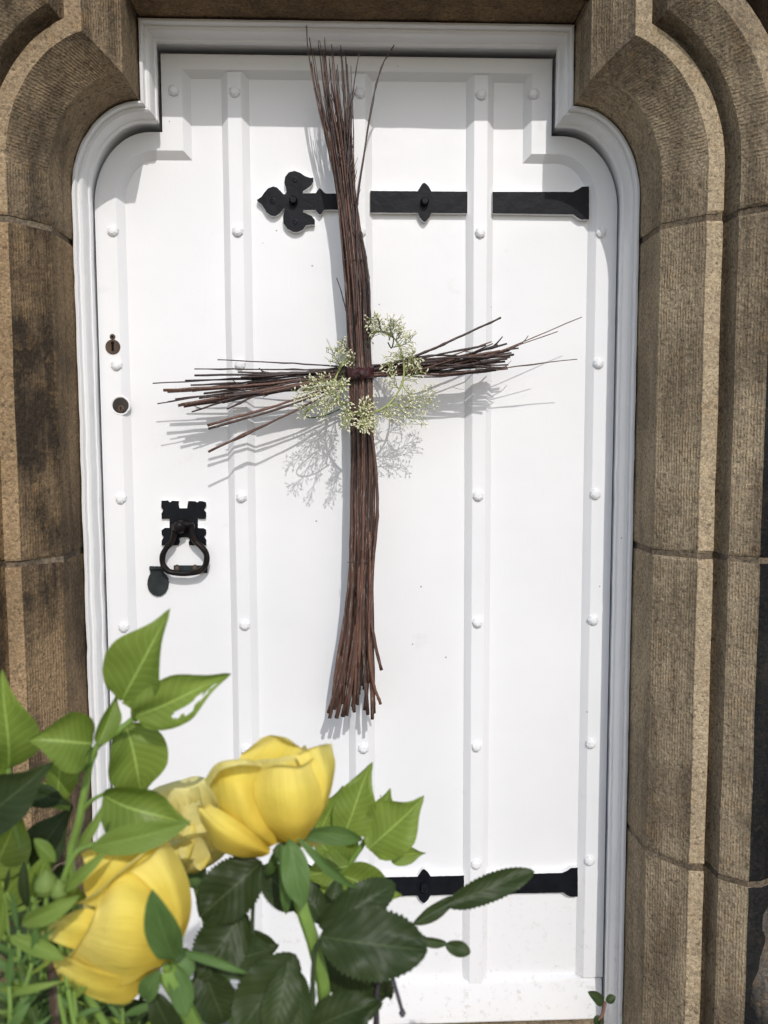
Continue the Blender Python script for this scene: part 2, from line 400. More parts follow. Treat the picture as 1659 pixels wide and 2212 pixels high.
# ------------------------------------------------------------------ ground and step
g = mk('ground', [(-60, -60, 0), (60, -60, 0), (60, 60, 0), (-60, 60, 0)], [(0, 1, 2, 3)], M_PAVE, smooth=False); g['kind'] = 'structure'
slabs = []
k = 0
for iy in range(5):
    x = -1.9+0.35*(iy % 2)
    while x < 1.7:
        wd = random.uniform(0.55, 0.85)
        z = 0.028+random.uniform(-0.004, 0.004)
        vs, fs = box(x+0.006, x+wd-0.006, -0.52-0.62*iy-0.608, -0.52-0.62*iy, 0.0, z)
        s = mk('paving_slab', vs, fs, M_PAVE, parent=g, smooth=False); bevel(s, 0.006)
        x += wd
vs, fs = box(-0.95, 0.95, -0.50, -0.13, 0.0, 0.165)
st = mk('step', vs, fs, M_PAVE, smooth=False, loc=(0, -0.3, 0)); bevel(st, 0.012); st['kind'] = 'structure'
vs, fs = box(-0.4625, 0.4625, -0.128, 0.05, 0.0, 0.1765)
th = mk('threshold', vs, fs, ST_R[3], smooth=False, loc=(0, 0, 0)); bevel(th, 0.006); th['kind'] = 'structure'

# ------------------------------------------------------------------ stone surround
# profile (n into the stone, h in front of the panels, material: 0 tooled, 2 smooth, 3 plain, 4 sooty)
PROF = [(0.000, -0.06, 3), (0.000, 0.10, 3), (0.0005, 0.178, 1), (0.0500, 0.234, 2), (0.0725, 0.2375, 3), (0.0755, 0.224, 3),
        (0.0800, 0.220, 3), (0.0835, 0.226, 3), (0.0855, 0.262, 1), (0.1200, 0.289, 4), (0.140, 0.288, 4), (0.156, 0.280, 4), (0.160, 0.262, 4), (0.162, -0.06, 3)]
def fine_profile(prof, step=0.011):
    out = []; acc = 0.0
    for i in range(len(prof)):
        a = prof[i]; b = prof[(i+1) % len(prof)]
        d = math.hypot(b[0]-a[0], b[1]-a[1])
        far = (a[1] < 0.05 and b[1] < 0.05) or i == len(prof)-2
        kk = 1 if far else max(1, round(d/step))
        for j in range(kk):
            t = j/kk
            out.append((a[0]+(b[0]-a[0])*t, a[1]+(b[1]-a[1])*t, acc+d*t, a[2], i)); 
        acc += d
    return out
FP = fine_profile(PROF)
FPL = fine_profile([(n-(0.007 if i >= 3 else 0), h, mt) for i, (n, h, mt) in enumerate(PROF)])
def rough_n(p, s):
    q = p+Vector((s*3.7, s*1.9, s*5.3))
    return (noise.noise(q*9)*0.0022+noise.noise(q*34)*0.0010+noise.noise(q*90)*0.0006)
def sweep_rows(sign, rows, fp, mats, name, parent, mode, seed, chip=True, inset=0.0, cut=1.0):
    """rows: list of functions n -> (X, Z, u, zone); builds a capped swept solid"""
    vs = []; uv = []; nP = len(fp); nr = len(rows)
    for ri, rf in enumerate(rows):
        edge = min(ri, nr-1-ri)
        for (n, h, s, mt, si) in fp:
            X, Z, u, zone = rf(n)
            p = Vector((sign*X, -h, Z))
            if h > 0.05:
                d = rough_n(p, seed)
                if chip and edge == 0: d -= 0.0022+0.006*max(0, noise.noise(p*38+Vector((seed, 0, 0))))
                elif chip and edge == 1: d -= 0.003*max(0, noise.noise(p*30+Vector((0, seed, 0)))-0.15)
                d -= inset
                p.y -= d
                if si <= 1 or si in (6, 7): p.x += sign*(-d)*0.8 if si <= 1 else 0
            vs.append(p); uv.append((u, s))
    fs = []; mi = []
    for r in range(nr-1):
        zone = rows[r](0.0)[3]
        for k in range(nP):
            k2 = (k+1) % nP
            f = (r*nP+k, r*nP+k2, (r+1)*nP+k2, (r+1)*nP+k)
            fs.append(f if sign > 0 else f[::-1])
            mt = fp[k][3]
            if mt == 1: mt = 0 if zone == 'E' else 1
            mi.append(mt)
    a = tuple(range(nP)); b = tuple(range((nr-1)*nP, nr*nP))
    fs += [a[::-1] if sign > 0 else a, b if sign > 0 else b[::-1]]; mi += [3, 3]
    o = mk(name, vs, fs, mats, parent=parent, mi=mi if len(mats) > 1 else None, uv=uv, auto=28)
    return o
def jrow(z): return lambda n: (jamb_x(n), z, z, 'J')
def erow(u): return lambda n: (ell(n, u)[0], ell(n, u)[1], AZ+0.205*u, 'E')
def krow(t, top=0.0): return lambda n: (AX+n, corner(n)[1]+(SOF+n-0.003-corner(n)[1])*t, AZ+0.205+0.13*t, 'K')
surround = thing('stone_doorway', (0, -0.1, 0), 'tooled brown sandstone surround with shouldered corners framing the white door', 'doorway')
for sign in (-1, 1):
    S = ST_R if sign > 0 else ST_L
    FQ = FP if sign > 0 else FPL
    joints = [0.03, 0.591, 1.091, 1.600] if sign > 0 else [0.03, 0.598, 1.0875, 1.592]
    gap = 0.0048
    for bi in range(3):
        z0, z1 = joints[bi]+gap, joints[bi+1]-gap
        nz = int((z1-z0)/0.016)
        rows = [jrow(z0), jrow(z0+0.004)]+[jrow(z0+(z1-z0)*i/nz) for i in range(1, nz)]+[jrow(z1-0.004), jrow(z1)]
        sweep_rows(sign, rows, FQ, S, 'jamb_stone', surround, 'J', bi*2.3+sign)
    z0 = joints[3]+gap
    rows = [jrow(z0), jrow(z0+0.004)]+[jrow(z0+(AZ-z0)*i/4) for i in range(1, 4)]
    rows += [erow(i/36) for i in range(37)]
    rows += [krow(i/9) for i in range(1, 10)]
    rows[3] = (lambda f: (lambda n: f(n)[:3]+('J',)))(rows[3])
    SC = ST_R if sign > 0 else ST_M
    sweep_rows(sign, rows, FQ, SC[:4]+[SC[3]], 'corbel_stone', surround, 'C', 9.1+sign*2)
    for j in joints[1:]:
        rows = [jrow(j-gap-0.004), jrow(j-gap*0.4), jrow(j+gap*0.4), jrow(j+gap+0.004)]
        sweep_rows(sign, rows, FQ, [M_MORTAR], 'mortar_joint', surround, 'J', j, chip=False, inset=0.0045)
# lintel: same mouldings turned along the head, wall face above
LP = PROF[:10]+[(0.40, 0.291, 3), (0.40, -0.06, 3)]
lf = fine_profile(LP, 0.014); nP = len(lf)
vs = []; uv = []; fs = []; mi = []
xs = [-1+2*i/40 for i in range(41)]
for xi in xs:
    for (n, h, s, mt, si) in lf:
        X = xi*(AX+n-0.003)
        p = Vector((X, -h, SOF+n)); d = rough_n(p, 4.4) if h > 0.05 else 0
        p.y -= d
        if si <= 1 and h > 0.05: p.z -= d*0.5
        vs.append(p); uv.append((X, s))
for r in range(40):
    for k in range(nP):
        k2 = (k+1) % nP
        fs.append((r*nP+k, (r+1)*nP+k, (r+1)*nP+k2, r*nP+k2)); mi.append(lf[k][3])
fs += [tuple(range(nP)), tuple(range(40*nP, 41*nP))[::-1]]; mi += [3, 3]
M_LINT = stone_set('_lintel', (0.20, 0.135, 0.075), (0.07, 0.048, 0.03), 0.9)
lo = mk('lintel_stone', vs, fs, M_LINT, parent=surround, mi=mi, uv=uv, auto=28); fix_normals(lo)
# packing of mortar behind the lintel ends
for sign in (-1, 1):
    vs, fs = box(sign*(AX+0.0), sign*(AX+0.02), -0.150, 0.0, SOF-0.004, SOF+0.004)
    mk('mortar_joint', vs, fs, M_MORTAR, parent=surround, smooth=False)

# rough wall stones outside the surround
wall = thing('stone_wall', (0, 0, 0), 'dark sooty rubble stone wall beside the moulded door surround', 'wall')
def rock(x0, x1, z0, z1, seed, depth=0.285, bulge=0.03):
    nx, nz = 9, 11; vs = []; fs = []
    for i in range(nx):
        for j in range(nz):
            a, b = i/(nx-1), j/(nz-1)
            e = min(1, 5*min(a, 1-a))*min(1, 5*min(b, 1-b))
            p = Vector((x0+(x1-x0)*a, 0, z0+(z1-z0)*b))
            q = p*7+Vector((seed*4.1, seed, 0))
            y = depth-0.03*(1-e**0.5)+bulge*e*(noise.noise(q)+0.6*noise.noise(q*2.3))
            vs.append(Vector((p.x+0.008*noise.noise(q*1.7)*(1-e), -y, p.z+0.008*noise.noise(q*1.3+Vector((9, 0, 0)))*(1-e))))
    def idx(i, j): return i*nz+j
    for i in range(nx-1):
        for j in range(nz-1):
            fs.append((idx(i, j), idx(i+1, j), idx(i+1, j+1), idx(i, j+1)))
    nb = len(vs); ring = [idx(i, 0) for i in range(nx)]+[idx(nx-1, j) for j in range(1, nz)]+[idx(i, nz-1) for i in range(nx-2, -1, -1)]+[idx(0, j) for j in range(nz-2, 0, -1)]
    for r_ in ring:
        v = vs[r_]; vs.append(Vector((v.x, 0.05, v.z)))
    for a in range(len(ring)):
        b = (a+1) % len(ring)
        fs.append((ring[a], nb+a, nb+b, ring[b]))
    fs.append(tuple(nb+a for a in range(len(ring)))[::-1])
    return vs, fs
for sign in (-1, 1):
    z = 0.0; row = 0
    hs = [0.30, 0.29, 0.28, 0.235, 0.25, 0.26, 0.33, 0.26, 0.33]
    for hh in hs:
        x = 0.640
        for wdt in ((0.42, 0.5) if row % 2 else (0.3, 0.62)):
            vs, fs = rock(x, x+wdt-0.012, z+0.006, z+hh-0.006, row*3.3+sign+x*5, bulge=0.035 if row < 2 else 0.02)
            vs = [Vector((v.x*sign, v.y, v.z)) for v in vs]
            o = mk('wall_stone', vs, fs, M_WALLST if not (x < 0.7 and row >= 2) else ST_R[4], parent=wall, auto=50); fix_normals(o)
            x += wdt
        z += hh; row += 1
    vs, fs = box(min(sign*0.629, sign*1.55), max(sign*0.629, sign*1.55), -0.245, 0.04, 0.0, 2.56)
    mk('mortar_bed', vs, fs, M_MORTAR, parent=wall, smooth=False)
for (x0, x1, z0, z1, dd, sd) in ((0.588, 0.86, 0.02, 0.30, 0.300, 3.0), (0.583, 0.80, 0.305, 0.565, 0.302, 8.0)):
    vs, fs = rock(x0, x1, z0, z1, sd, depth=dd, bulge=0.03)
    fix_normals(mk('wall_stone', vs, fs, M_WALLST, parent=wall, auto=50))
vs, fs = box(-1.55, 1.55, 0.06, 0.35, 0.0, 2.6)
mk('wall_core', vs, fs, M_MORTAR, parent=wall, smooth=False)

# ------------------------------------------------------------------ door frame
frame = thing('door_frame', (0, -0.03, 0.1), 'white painted moulded timber frame following the shouldered stone opening', 'door frame')
FPR = [(-0.0012, -0.03), (-0.0012, 0.0850), (-0.0024, 0.0872), (-0.0056, 0.0876), (-0.0070, 0.0862), (-0.0074, 0.0785), (-0.0082, 0.0762), (-0.0092, 0.0768), (-0.0112, 0.0772),
       (-0.0142, 0.0745), (-0.0162, 0.0690), (-0.0170, 0.0610), (-0.0173, 0.0550), (-0.0180, 0.0535), (-0.0198, 0.0525), (-0.0208, 0.0505), (-0.0210, 0.0440), (-0.0205, 0.0420), (-0.0130, 0.0400), (-0.0130, -0.03)]
def frame_piece(name, ptsf, closed_seed):
    nP = len(FPR); vs = []; fs = []; nr = len(ptsf)
    for r, pf in enumerate(ptsf):
        for (n, h) in FPR:
            X, Z = pf(n); p = Vector((X, -h, Z))
            d = 0.0009*noise.noise(p*22)+0.0005*noise.noise(p*70+Vector((closed_seed, 0, 0)))
            p.y += d if h > 0 else 0; p.x += d*1.2
            vs.append(p)
    for r in range(nr-1):
        for k in range(nP):
            k2 = (k+1) % nP; fs.append((r*nP+k, r*nP+k2, (r+1)*nP+k2, (r+1)*nP+k))
    fs += [tuple(range(nP))[::-1], tuple(range((nr-1)*nP, nr*nP))]
    return fix_normals(mk(name, vs, fs, M_FRAME, parent=frame, auto=26))
for sign in (-1, 1):
    pf = []
    for i in range(90): pf.append((lambda z: (lambda n: (sign*jamb_x(n), z)))(0.177+(AZ-0.177)*i/90))
    for i in range(31): pf.append((lambda u: (lambda n: (sign*ell(n, u)[0], ell(n, u)[1])))(i/30))
    pf.append(lambda n: (sign*(AX+n), AZ+RZE+n))
    frame_piece('frame_jamb', pf, 1.0)
    pf = []
    for i in range(9): pf.append((lambda t: (lambda n: (sign*(AX+n), AZ+RZE+n+0.0006+(SOF-AZ-RZE-0.0006)*t)))(i/8))
    frame_piece('frame_shoulder', pf, 2.0)
pf = []
for i in range(41): pf.append((lambda t: (lambda n: (-(AX+n)+2*(AX+n)*t, SOF+n-0.0006)))(i/40))
frame_piece('frame_head', pf, 3.0)

# ------------------------------------------------------------------ the door
door = thing('plank_door', (0, 0, 0.178), 'white painted ribbed plank door with iron studs, strap hinges and ring handle', 'door')
DB = 0.181
NO = -0.0158
HR = 0.0128
def contour(kind):
    """right half of the outline from the foot up to the centre line; same point count for each kind"""
    if kind == 'outer': jx, ex, ez, rx, rz, cx_, top = jamb_x(NO), AX, AZ, RXE+NO, RZE-0.0235, AX-0.0195, SOF-0.0235
    elif kind == 'crest': jx, ex, ez, rx, rz, cx_, top = 0.4135, 0.345, 1.679, 0.0685, 0.0835, 0.2975, 1.8970
    else: jx, ex, ez, rx, rz, cx_, top = 0.4025, 0.345, 1.679, 0.0575, 0.0725, 0.2860, 1.8865
    P = [(jx, DB), (jx, 0.262)]
    for i in range(19):
        th = math.pi/2*i/18; P.append((ex+rx*math.cos(th), ez+rz*math.sin(th)))
    P.append((cx_, ez+rz)); P.append((cx_, top)); P.append((0.0, top))
    return P
OUT, CRE, PAN = contour('outer'), contour('crest'), contour('panel')
def stile(sign, i0, i1, name):
    o, c, p = [[q for q in L[i0:i1]] for L in (OUT, CRE, PAN)]
    layers = [(o, -0.02), (o, HR-0.0015), ([(a[0]*0.997+b[0]*0.003, a[1]*0.997+b[1]*0.003) for a, b in zip(o, c)], HR),
              ([(c_[0]+(o_[0]-c_[0])*0.03, c_[1]+(o_[1]-c_[1])*0.03) for c_, o_ in zip(c, o)], HR), (c, HR-0.0008), (p, 0.0003), (p, -0.02)]
    n = len(o); vs = []; fs = []
    for L, h in layers:
        for x, z in L: vs.append(Vector((sign*x, -h, z)))
    for l in range(len(layers)-1):
        for k in range(n-1): fs.append((l*n+k, l*n+k+1, (l+1)*n+k+1, (l+1)*n+k))
    nl = len(layers)
    for k in range(n-1): fs.append(((nl-1)*n+k, (nl-1)*n+k+1, k+1, k))
    fs.append(tuple(l*n for l in range(nl))); fs.append(tuple(l*n+n-1 for l in range(nl))[::-1])
    return fix_normals(mk(name, vs, fs, M_WHITE, parent=door, auto=24))
for sign in (-1, 1):
    stile(sign, 1, len(OUT)-1, 'stile')
# top rail: one piece across
o2 = [(-OUT[-2][0], OUT[-2][1]), OUT[-2]]; c2 = [(-CRE[-2][0], CRE[-2][1]), CRE[-2]]; p2 = [(-PAN[-2][0], PAN[-2][1]), PAN[-2]]
vs = []; fs = []
lay = [(o2, -0.02), (o2, HR), (c2, HR), (p2, 0.0003), (p2, -0.02)]
for L, h in lay:
    for x, z in L: vs.append(Vector((x, -h, z)))
for l in range(4): fs.append((l*2, l*2+1, l*2+3, l*2+2))
fs += [(8, 9, 1, 0), (0, 2, 4, 6, 8), (1, 3, 5, 7, 9)]
fix_normals(mk('top_rail', vs, fs, M_WHITE, parent=door, auto=24))
# four panels of planking
RX = [-0.2105, 0.0, 0.2105]
def pan_poly(x0, x1):
    if x0 >= 0 and x1 > 0.25:
        P = [(x0, DB)]+[(x-0.001, z) for x, z in OUT[:-1]]+[(x0, OUT[-1][1])]
        return P
    return [(x0, DB), (x1, DB), (x1, OUT[-1][1]), (x0, OUT[-1][1])]
for a, b in ((0.2105, 0.5), (0.0, 0.2105)):
    for sign in (-1, 1):
        poly = [(sign*x, z) for x, z in pan_poly(a+0.0006, b-0.0006)]
        vs, fs, mi = prism(poly, -0.035, 0.0, 0, 0)
        vs = [Vector((v.x, v.y+0.0008*noise.noise(Vector((v.x, v.z, 0))*9), v.z)) for v in vs]
        o = mk('panel', vs, fs, M_WHITE, parent=door, smooth=False); fix_normals(o)
# ribs
for x in RX:
    ztop, zb = 1.8935, 0.2555
    sec = [(-0.0236, -0.004), (-0.0236, 0.0006), (-0.0125, HR-0.0012), (-0.0113, HR-0.0004), (0.0113, HR-0.0004), (0.0125, HR-0.0012), (0.0236, 0.0006), (0.0236, -0.004)]
    vs = []; fs = []; nseg = 60; n = len(sec)
    for i in range(nseg+1):
        z = zb+(ztop-zb)*i/nseg
        for q, (dx, h) in enumerate(sec):
            wob = 0.0010*noise.noise(Vector((x*7+dx*30, z*5, 0)))
            zz = z
            if i == 0 and abs(dx) > 0.02: zz = z+0.011
            vs.append(Vector((x+dx+wob, -h, zz)))
    for i in range(nseg):
        for k in range(n-1): fs.append((i*n+k, i*n+k+1, (i+1)*n+k+1, (i+1)*n+k))
    fs += [tuple(range(n))[::-1], tuple(range(nseg*n, nseg*n+n))]
    fix_normals(mk('rib', vs, fs, M_WHITE, parent=door, auto=24))
# bottom rail
pr = [(DB, -0.02), (DB, 0.0155), (0.184, 0.017), (0.252, 0.0125), (0.2585, 0.0105), (0.2615, 0.0006), (0.2615, -0.02)]
xe = jamb_x(NO)-0.0015
vs = []; fs = []; nx = 30
for i in range(nx+1):
    x = -xe+2*xe*i/nx
    for z, h in pr: vs.append(Vector((x, -h-0.0006*noise.noise(Vector((x*14, z*9, 3))) , z+0.0012*noise.noise(Vector((x*30, 0, 0))) if z > 0.25 else z)))
n = len(pr)
for i in range(nx):
    for k in range(n): fs.append((i*n+k, i*n+(k+1) % n, (i+1)*n+(k+1) % n, (i+1)*n+k))
fs += [tuple(range(n)), tuple(range(nx*n, nx*n+n))[::-1]]
fix_normals(mk('bottom_rail', vs, fs, M_WHITE, parent=door, auto=30))
# studs: hammered nail heads
def stud_mesh(seed):
    rnd = random.Random(seed); vs = []; fs = []
    rings = [(0.0098, 0.0), (0.0098, 0.0022), (0.0086, 0.0052), (0.0052, 0.0074)]
    for r_, h in rings:
        for k in range(8):
            a = 2*math.pi*(k+0.3)/8; rr = r_*rnd.uniform(0.93, 1.06)
            vs.append(Vector((rr*math.cos(a), -h-rnd.uniform(-0.0004, 0.0004), rr*math.sin(a))))
    vs.append(Vector((0.0004, -0.0081, 0.0003)))
    for l in range(3):
        for k in range(8): fs.append((l*8+k, l*8+(k+1) % 8, (l+1)*8+(k+1) % 8, (l+1)*8+k))
    for k in range(8): fs.append((24+k, 24+(k+1) % 8, 32))
    me = bpy.data.meshes.new('stud'); me.from_pydata([tuple(v) for v in vs], [], fs); me.materials.append(M_WHITE)
    bm = bmesh.new(); bm.from_mesh(me); bmesh.ops.recalc_face_normals(bm, faces=bm.faces[:]); bm.to_mesh(me); bm.free()
    return me
SM = [stud_mesh(i) for i in range(4)]
ROWS = [1.861, 1.630, 1.4035, 1.172, 0.943, 0.713, 0.489]
pos = []
for z in ROWS:
    for x in (-0.209, 0.003, 0.210): pos.append((x, z))
for z in ROWS[1:]:
    pos += [(-0.4215, z-0.001), (0.4215, z+0.002)]
pos += [(-0.3125, 1.861), (0.3005, 1.863)]
for i, (x, z) in enumerate(pos):
    o = bpy.data.objects.new('stud', SM[i % 4]); COL.objects.link(o); o.parent = door
    o.location = Vector((x+random.uniform(-0.001, 0.001), -HR+0.0008, z)) - Vector(door.location)
    o.rotation_euler = (0, random.choice((0, 0.7, 1.5, 2.3, 3.4)), 0)

# strap hinges: black faces, white edges
def outline(pts, f):
    return [(lambda v: (v.x, v.z))(V(f(p)[0], f(p)[1], 0.008)) for p in pts]
fin = [(1000, 545), (975, 530), (945, 495), (915, 470), (885, 505), (865, 540), (690, 546), (692, 515), (740, 480), (800, 440), (830, 390), (830, 335), (790, 335), (720, 310), (650, 265), (575, 240),
       (500, 260), (450, 320), (440, 400), (460, 470), (470, 520), (455, 555), (430, 555), (390, 510), (340, 465), (290, 448), (220, 475), (165, 540), (130, 590), (70, 630), (85, 660), (130, 690),
       (165, 740), (200, 800), (260, 845), (320, 850), (380, 810), (420, 760), (440, 745), (450, 765), (420, 860), (430, 950), (480, 1020), (560, 1065), (620, 1065), (690, 1030), (730, 980),
       (790, 965), (850, 965), (850, 900), (810, 850), (740, 820), (692, 795), (700, 768), (860, 765), (885, 800), (915, 832), (945, 815), (975, 765)]
finp = outline(fin, lambda p: (0.16*p[0]+544.1, 0.16*p[1]+331.8))
finp = finp+[(-0.022, finp[-1][1]+0.0004), (-0.022, finp[0][1])]
def peg(x, z, h0, r=0.0072, L=0.013):
    vs = []; fs = []
    for rr, h in ((r*1.05, h0-0.002), (r, h0+L*0.8), (r*0.7, h0+L)):
        for k in range(8):
            a = 2*math.pi*(k+0.5)/8; vs.append(Vector((x+rr*math.cos(a), -h, z-0.0015*(h-h0)/L+rr*math.sin(a))))
    for l in range(2):
        for k in range(8): fs.append((l*8+k, l*8+(k+1) % 8, (l+1)*8+(k+1) % 8, (l+1)*8+k))
    fs.append(tuple(range(16, 24)))
    return vs, fs
def wobble(poly, step=0.006, amp=0.0006):
    out = []
    for i in range(len(poly)):
        a, b = poly[i], poly[(i+1) % len(poly)]
        d = math.hypot(b[0]-a[0], b[1]-a[1]); k = max(1, int(d/step))
        for j in range(k):
            t = j/k; x = a[0]+(b[0]-a[0])*t; z = a[1]+(b[1]-a[1])*t
            out.append((x+amp*noise.noise(Vector((x*160, z*160, 1))), z+amp*noise.noise(Vector((x*160, z*160, 8)))))
    return out
def hinge(dz, label):
    zc = 1.6815+dz
    h1 = 0.0110
    P = [(x, z+dz) for x, z in finp]
    vs, fs, mi = prism(wobble(P), -0.002, h1)
    st_ = mk('hinge_strap', vs, fs, [M_IRON, M_WHITE], parent=door, smooth=False, mi=mi); fix_normals(st_); st_['label'] = label
    e = 0.0183
    A = [(0.0195, zc-e), (0.1015, zc-e), (0.1055, zc-e-0.008), (0.1095, zc-e-0.0125), (0.1135, zc-e-0.0155), (0.1175, zc-e-0.0125), (0.1215, zc-e-0.008), (0.1255, zc-e), (0.1880, zc-e),
         (0.1880, zc+e), (0.1255, zc+e), (0.1205, zc+e+0.008), (0.1165, zc+e+0.0125), (0.1130, zc+e+0.0145), (0.1095, zc+e+0.0125), (0.1060, zc+e+0.007), (0.1015, zc+e), (0.0195, zc+e)]
    vs, fs, mi = prism(wobble(A), -0.002, h1); b_ = mk('hinge_bar', vs, fs, [M_IRON, M_WHITE], parent=st_, smooth=False, mi=mi); fix_normals(b_)
    B = [(0.2315, zc-e), (0.374, zc-e-0.001), (0.381, zc-e-0.006), (0.388, zc-e-0.0095), (0.4015, zc-e-0.0095), (0.4005, zc+e+0.0105), (0.388, zc+e+0.010), (0.381, zc+e+0.005), (0.372, zc+e+0.001), (0.2315, zc+e)]
    vs, fs, mi = prism(wobble(B), -0.002, h1); b_ = mk('hinge_bar', vs, fs, [M_IRON, M_WHITE], parent=st_, smooth=False, mi=mi); fix_normals(b_)
    for x in (-0.1125, 0.1135):
        vs, fs = peg(x, zc+0.001, h1); fix_normals(mk('bolt', vs, fs, M_IRON, parent=st_, auto=40))
    for sx, sz in ((583.6+5.5, 434), (544.1+0.16*585, 331.8+0.16*355), (544.1+0.16*585, 331.8+0.16*920)):
        v = V(sx, sz, h1); vs = []; fs = []
        for rr, h in ((0.0048, h1-0.001), (0.0046, h1+0.0011), (0.0032, h1+0.0013), (0.0028, h1+0.0004)):
            for k in range(10):
                a = 2*math.pi*k/10; vs.append(Vector((v.x+rr*math.cos(a), -h, v.z+dz+rr*math.sin(a))))
        for l in range(3):
            for k in range(10): fs.append((l*10+k, l*10+(k+1) % 10, (l+1)*10+(k+1) % 10, (l+1)*10+k))
        fs.append(tuple(range(30, 40)))
        fix_normals(mk('screw_head', vs, fs, M_IRON, parent=st_))
hinge(0.0, 'upper black iron strap hinge with clover-shaped end')
hinge(1-2.2335+0.0, 'lower black iron strap hinge above the bottom rail')

# ring handle
C7 = lambda p: (0.135*p[0]+298.6, 0.135*p[1]+1028.5)
plate = [(365, 395), (430, 392), (470, 390), (500, 420), (540, 395), (600, 398), (645, 400), (640, 450), (655, 515), (775, 515), (785, 460), (795, 400), (860, 400), (910, 405), (940, 422), (970, 400), (1020, 400),
         (1080, 420), (1085, 480), (1050, 540), (1080, 580), (1085, 640), (1075, 685), (1000, 690), (950, 680), (950, 830), (985, 835), (1040, 835), (1080, 860), (1085, 910), (1075, 950), (1050, 970), (1085, 1020),
         (1085, 1110), (960, 1112), (810, 1110), (800, 1060), (820, 1020), (800, 990), (750, 980), (690, 985), (650, 1000), (665, 1050), (640, 1110), (500, 1112), (365, 1110), (370, 1030), (400, 980), (370, 940),
         (365, 870), (420, 830), (495, 830), (495, 690), (430, 685), (370, 690), (365, 600), (395, 545), (360, 500)]
vs, fs, mi = prism(outline(plate, C7), -0.002, 0.005)
hd = mk('ring_handle', vs, fs, [M_IRON, M_WHITE], parent=door, smooth=False, mi=mi); fix_normals(hd); hd['label'] = 'black iron ring handle on a pierced square plate'
ring = [(585, 770), (580, 900), (540, 1040), (450, 1150), (395, 1260), (390, 1380), (430, 1470), (520, 1535), (700, 1555), (850, 1550), (980, 1515), (1065, 1440), (1097, 1330), (1080, 1220), (1000, 1120), (910, 1040), (860, 930), (855, 770)]
rp = [V(*C7(p), 0.026 if p[1] < 1000 else 0.024) for p in ring]
pts = spline(rp, 64)
rad = [0.0052+0.0006*math.sin(i*0.9)*0.4 for i in range(64)]
vs, fs, uv = tube(pts, rad, 10); mk('ring', vs, fs, M_RING, parent=hd, uv=uv)
# boss with its crosspiece
c = V(*C7((705, 790)), 0.004)
vs = []; fs = []
for rr, h in ((0.0135, 0.003), (0.0125, 0.020), (0.0115, 0.031), (0.0085, 0.0365), (0.004, 0.038)):
    for k in range(9):
        a = 2*math.pi*k/9; q = rr*(1+0.08*math.sin(k*2.3+h*300)); vs.append(Vector((c.x+q*math.cos(a), -h, c.z+q*math.sin(a))))
for l in range(4):
    for k in range(9): fs.append((l*9+k, l*9+(k+1) % 9, (l+1)*9+(k+1) % 9, (l+1)*9+k))
fs.append(tuple(range(36, 45)))
fix_normals(mk('boss', vs, fs, M_RING, parent=hd, auto=50))
p0, p1 = V(*C7((560, 775)), 0.026), V(*C7((880, 775)), 0.026)
vs, fs, uv = tube([p0, p0.lerp(p1, 0.5), p1], [0.0042]*3, 8); mk('pivot_pin', vs, fs, M_RING, parent=hd, uv=uv)
# latch plate below and the swinging lock cover
P = outline([(560, 1435), (1100, 1437), (1098, 1555), (560, 1555)], C7)
vs, fs, mi = prism(P, -0.002, 0.0045); lp = mk('latch_plate', vs, fs, M_COVER, parent=door, smooth=False); fix_normals(lp)
for sx in (618, 905):
    v = V(*C7((sx, 1470)), 0.0045); vs, fs = peg(v.x, v.z, 0.0045, 0.0036, 0.0012); fix_normals(mk('screw_head', vs, fs, M_BRONZE, parent=lp))
P = [(185, 1500)]+[(185, 1560), (160, 1610), (142, 1670), (137, 1740), (150, 1810), (180, 1860), (230, 1905), (300, 1930), (370, 1915), (430, 1870), (468, 1800), (480, 1720), (470, 1640), (440, 1590), (405, 1560), (385, 1500)]
vs, fs, mi = prism(outline(P, C7), 0.0012, 0.0052)
cv = mk('lock_cover', vs, fs, M_COVER, parent=door, smooth=False); fix_normals(cv); bevel(cv, 0.001)
a_, b_ = V(*C7((185, 1475)), 0.005), V(*C7((375, 1475)), 0.005)
vs, fs, uv = tube([a_, a_.lerp(b_, 0.32), a_.lerp(b_, 0.34), a_.lerp(b_, 0.66), a_.lerp(b_, 0.68), b_], [0.0042, 0.0042, 0.0035, 0.0042, 0.0035, 0.0042], 8)
mk('hinge_knuckle', vs, fs, M_COVER, parent=cv, uv=uv)
# keyhole plate
def disc(c, r0, h0, h1, n=24, sq=1.0, edge=0.001):
    vs = []; fs = []
    for rr, h in ((r0, h0), (r0, h1-edge), (r0-edge, h1)):
        for k in range(n):
            a = 2*math.pi*k/n; vs.append(Vector((c.x+rr*math.cos(a), -h, c.z+sq*rr*math.sin(a))))
    for l in range(2):
        for k in range(n): fs.append((l*n+k, l*n+(k+1) % n, (l+1)*n+(k+1) % n, (l+1)*n+k))
    fs.append(tuple(range(2*n, 3*n)))
    return vs, fs
k0 = V(244, 749.5, HR); k1 = V(243.3, 727.5, HR)
d1 = disc(k0, 0.0128, HR-0.001, HR+0.0022); d2 = disc(k1, 0.0049, HR-0.001, HR+0.0020, 14)
esc = mk('keyhole_plate', *join(d1, d2)[:2], M_BRONZE, parent=door, auto=30); fix_normals(esc)
q = V(244, 741, HR)
d1 = disc(q, 0.0036, HR, HR+0.0026, 14)
bx_ = box(q.x-0.0020, q.x+0.0020, -HR-0.00275, -HR, q.z-0.0140, q.z-0.002)
fix_normals(mk('keyhole', *join(d1, bx_)[:2], M_HOLE, parent=esc, smooth=False))
fix_normals(mk('screw_head', *disc(k1, 0.0023, HR, HR+0.0028, 10), M_HOLE, parent=esc))
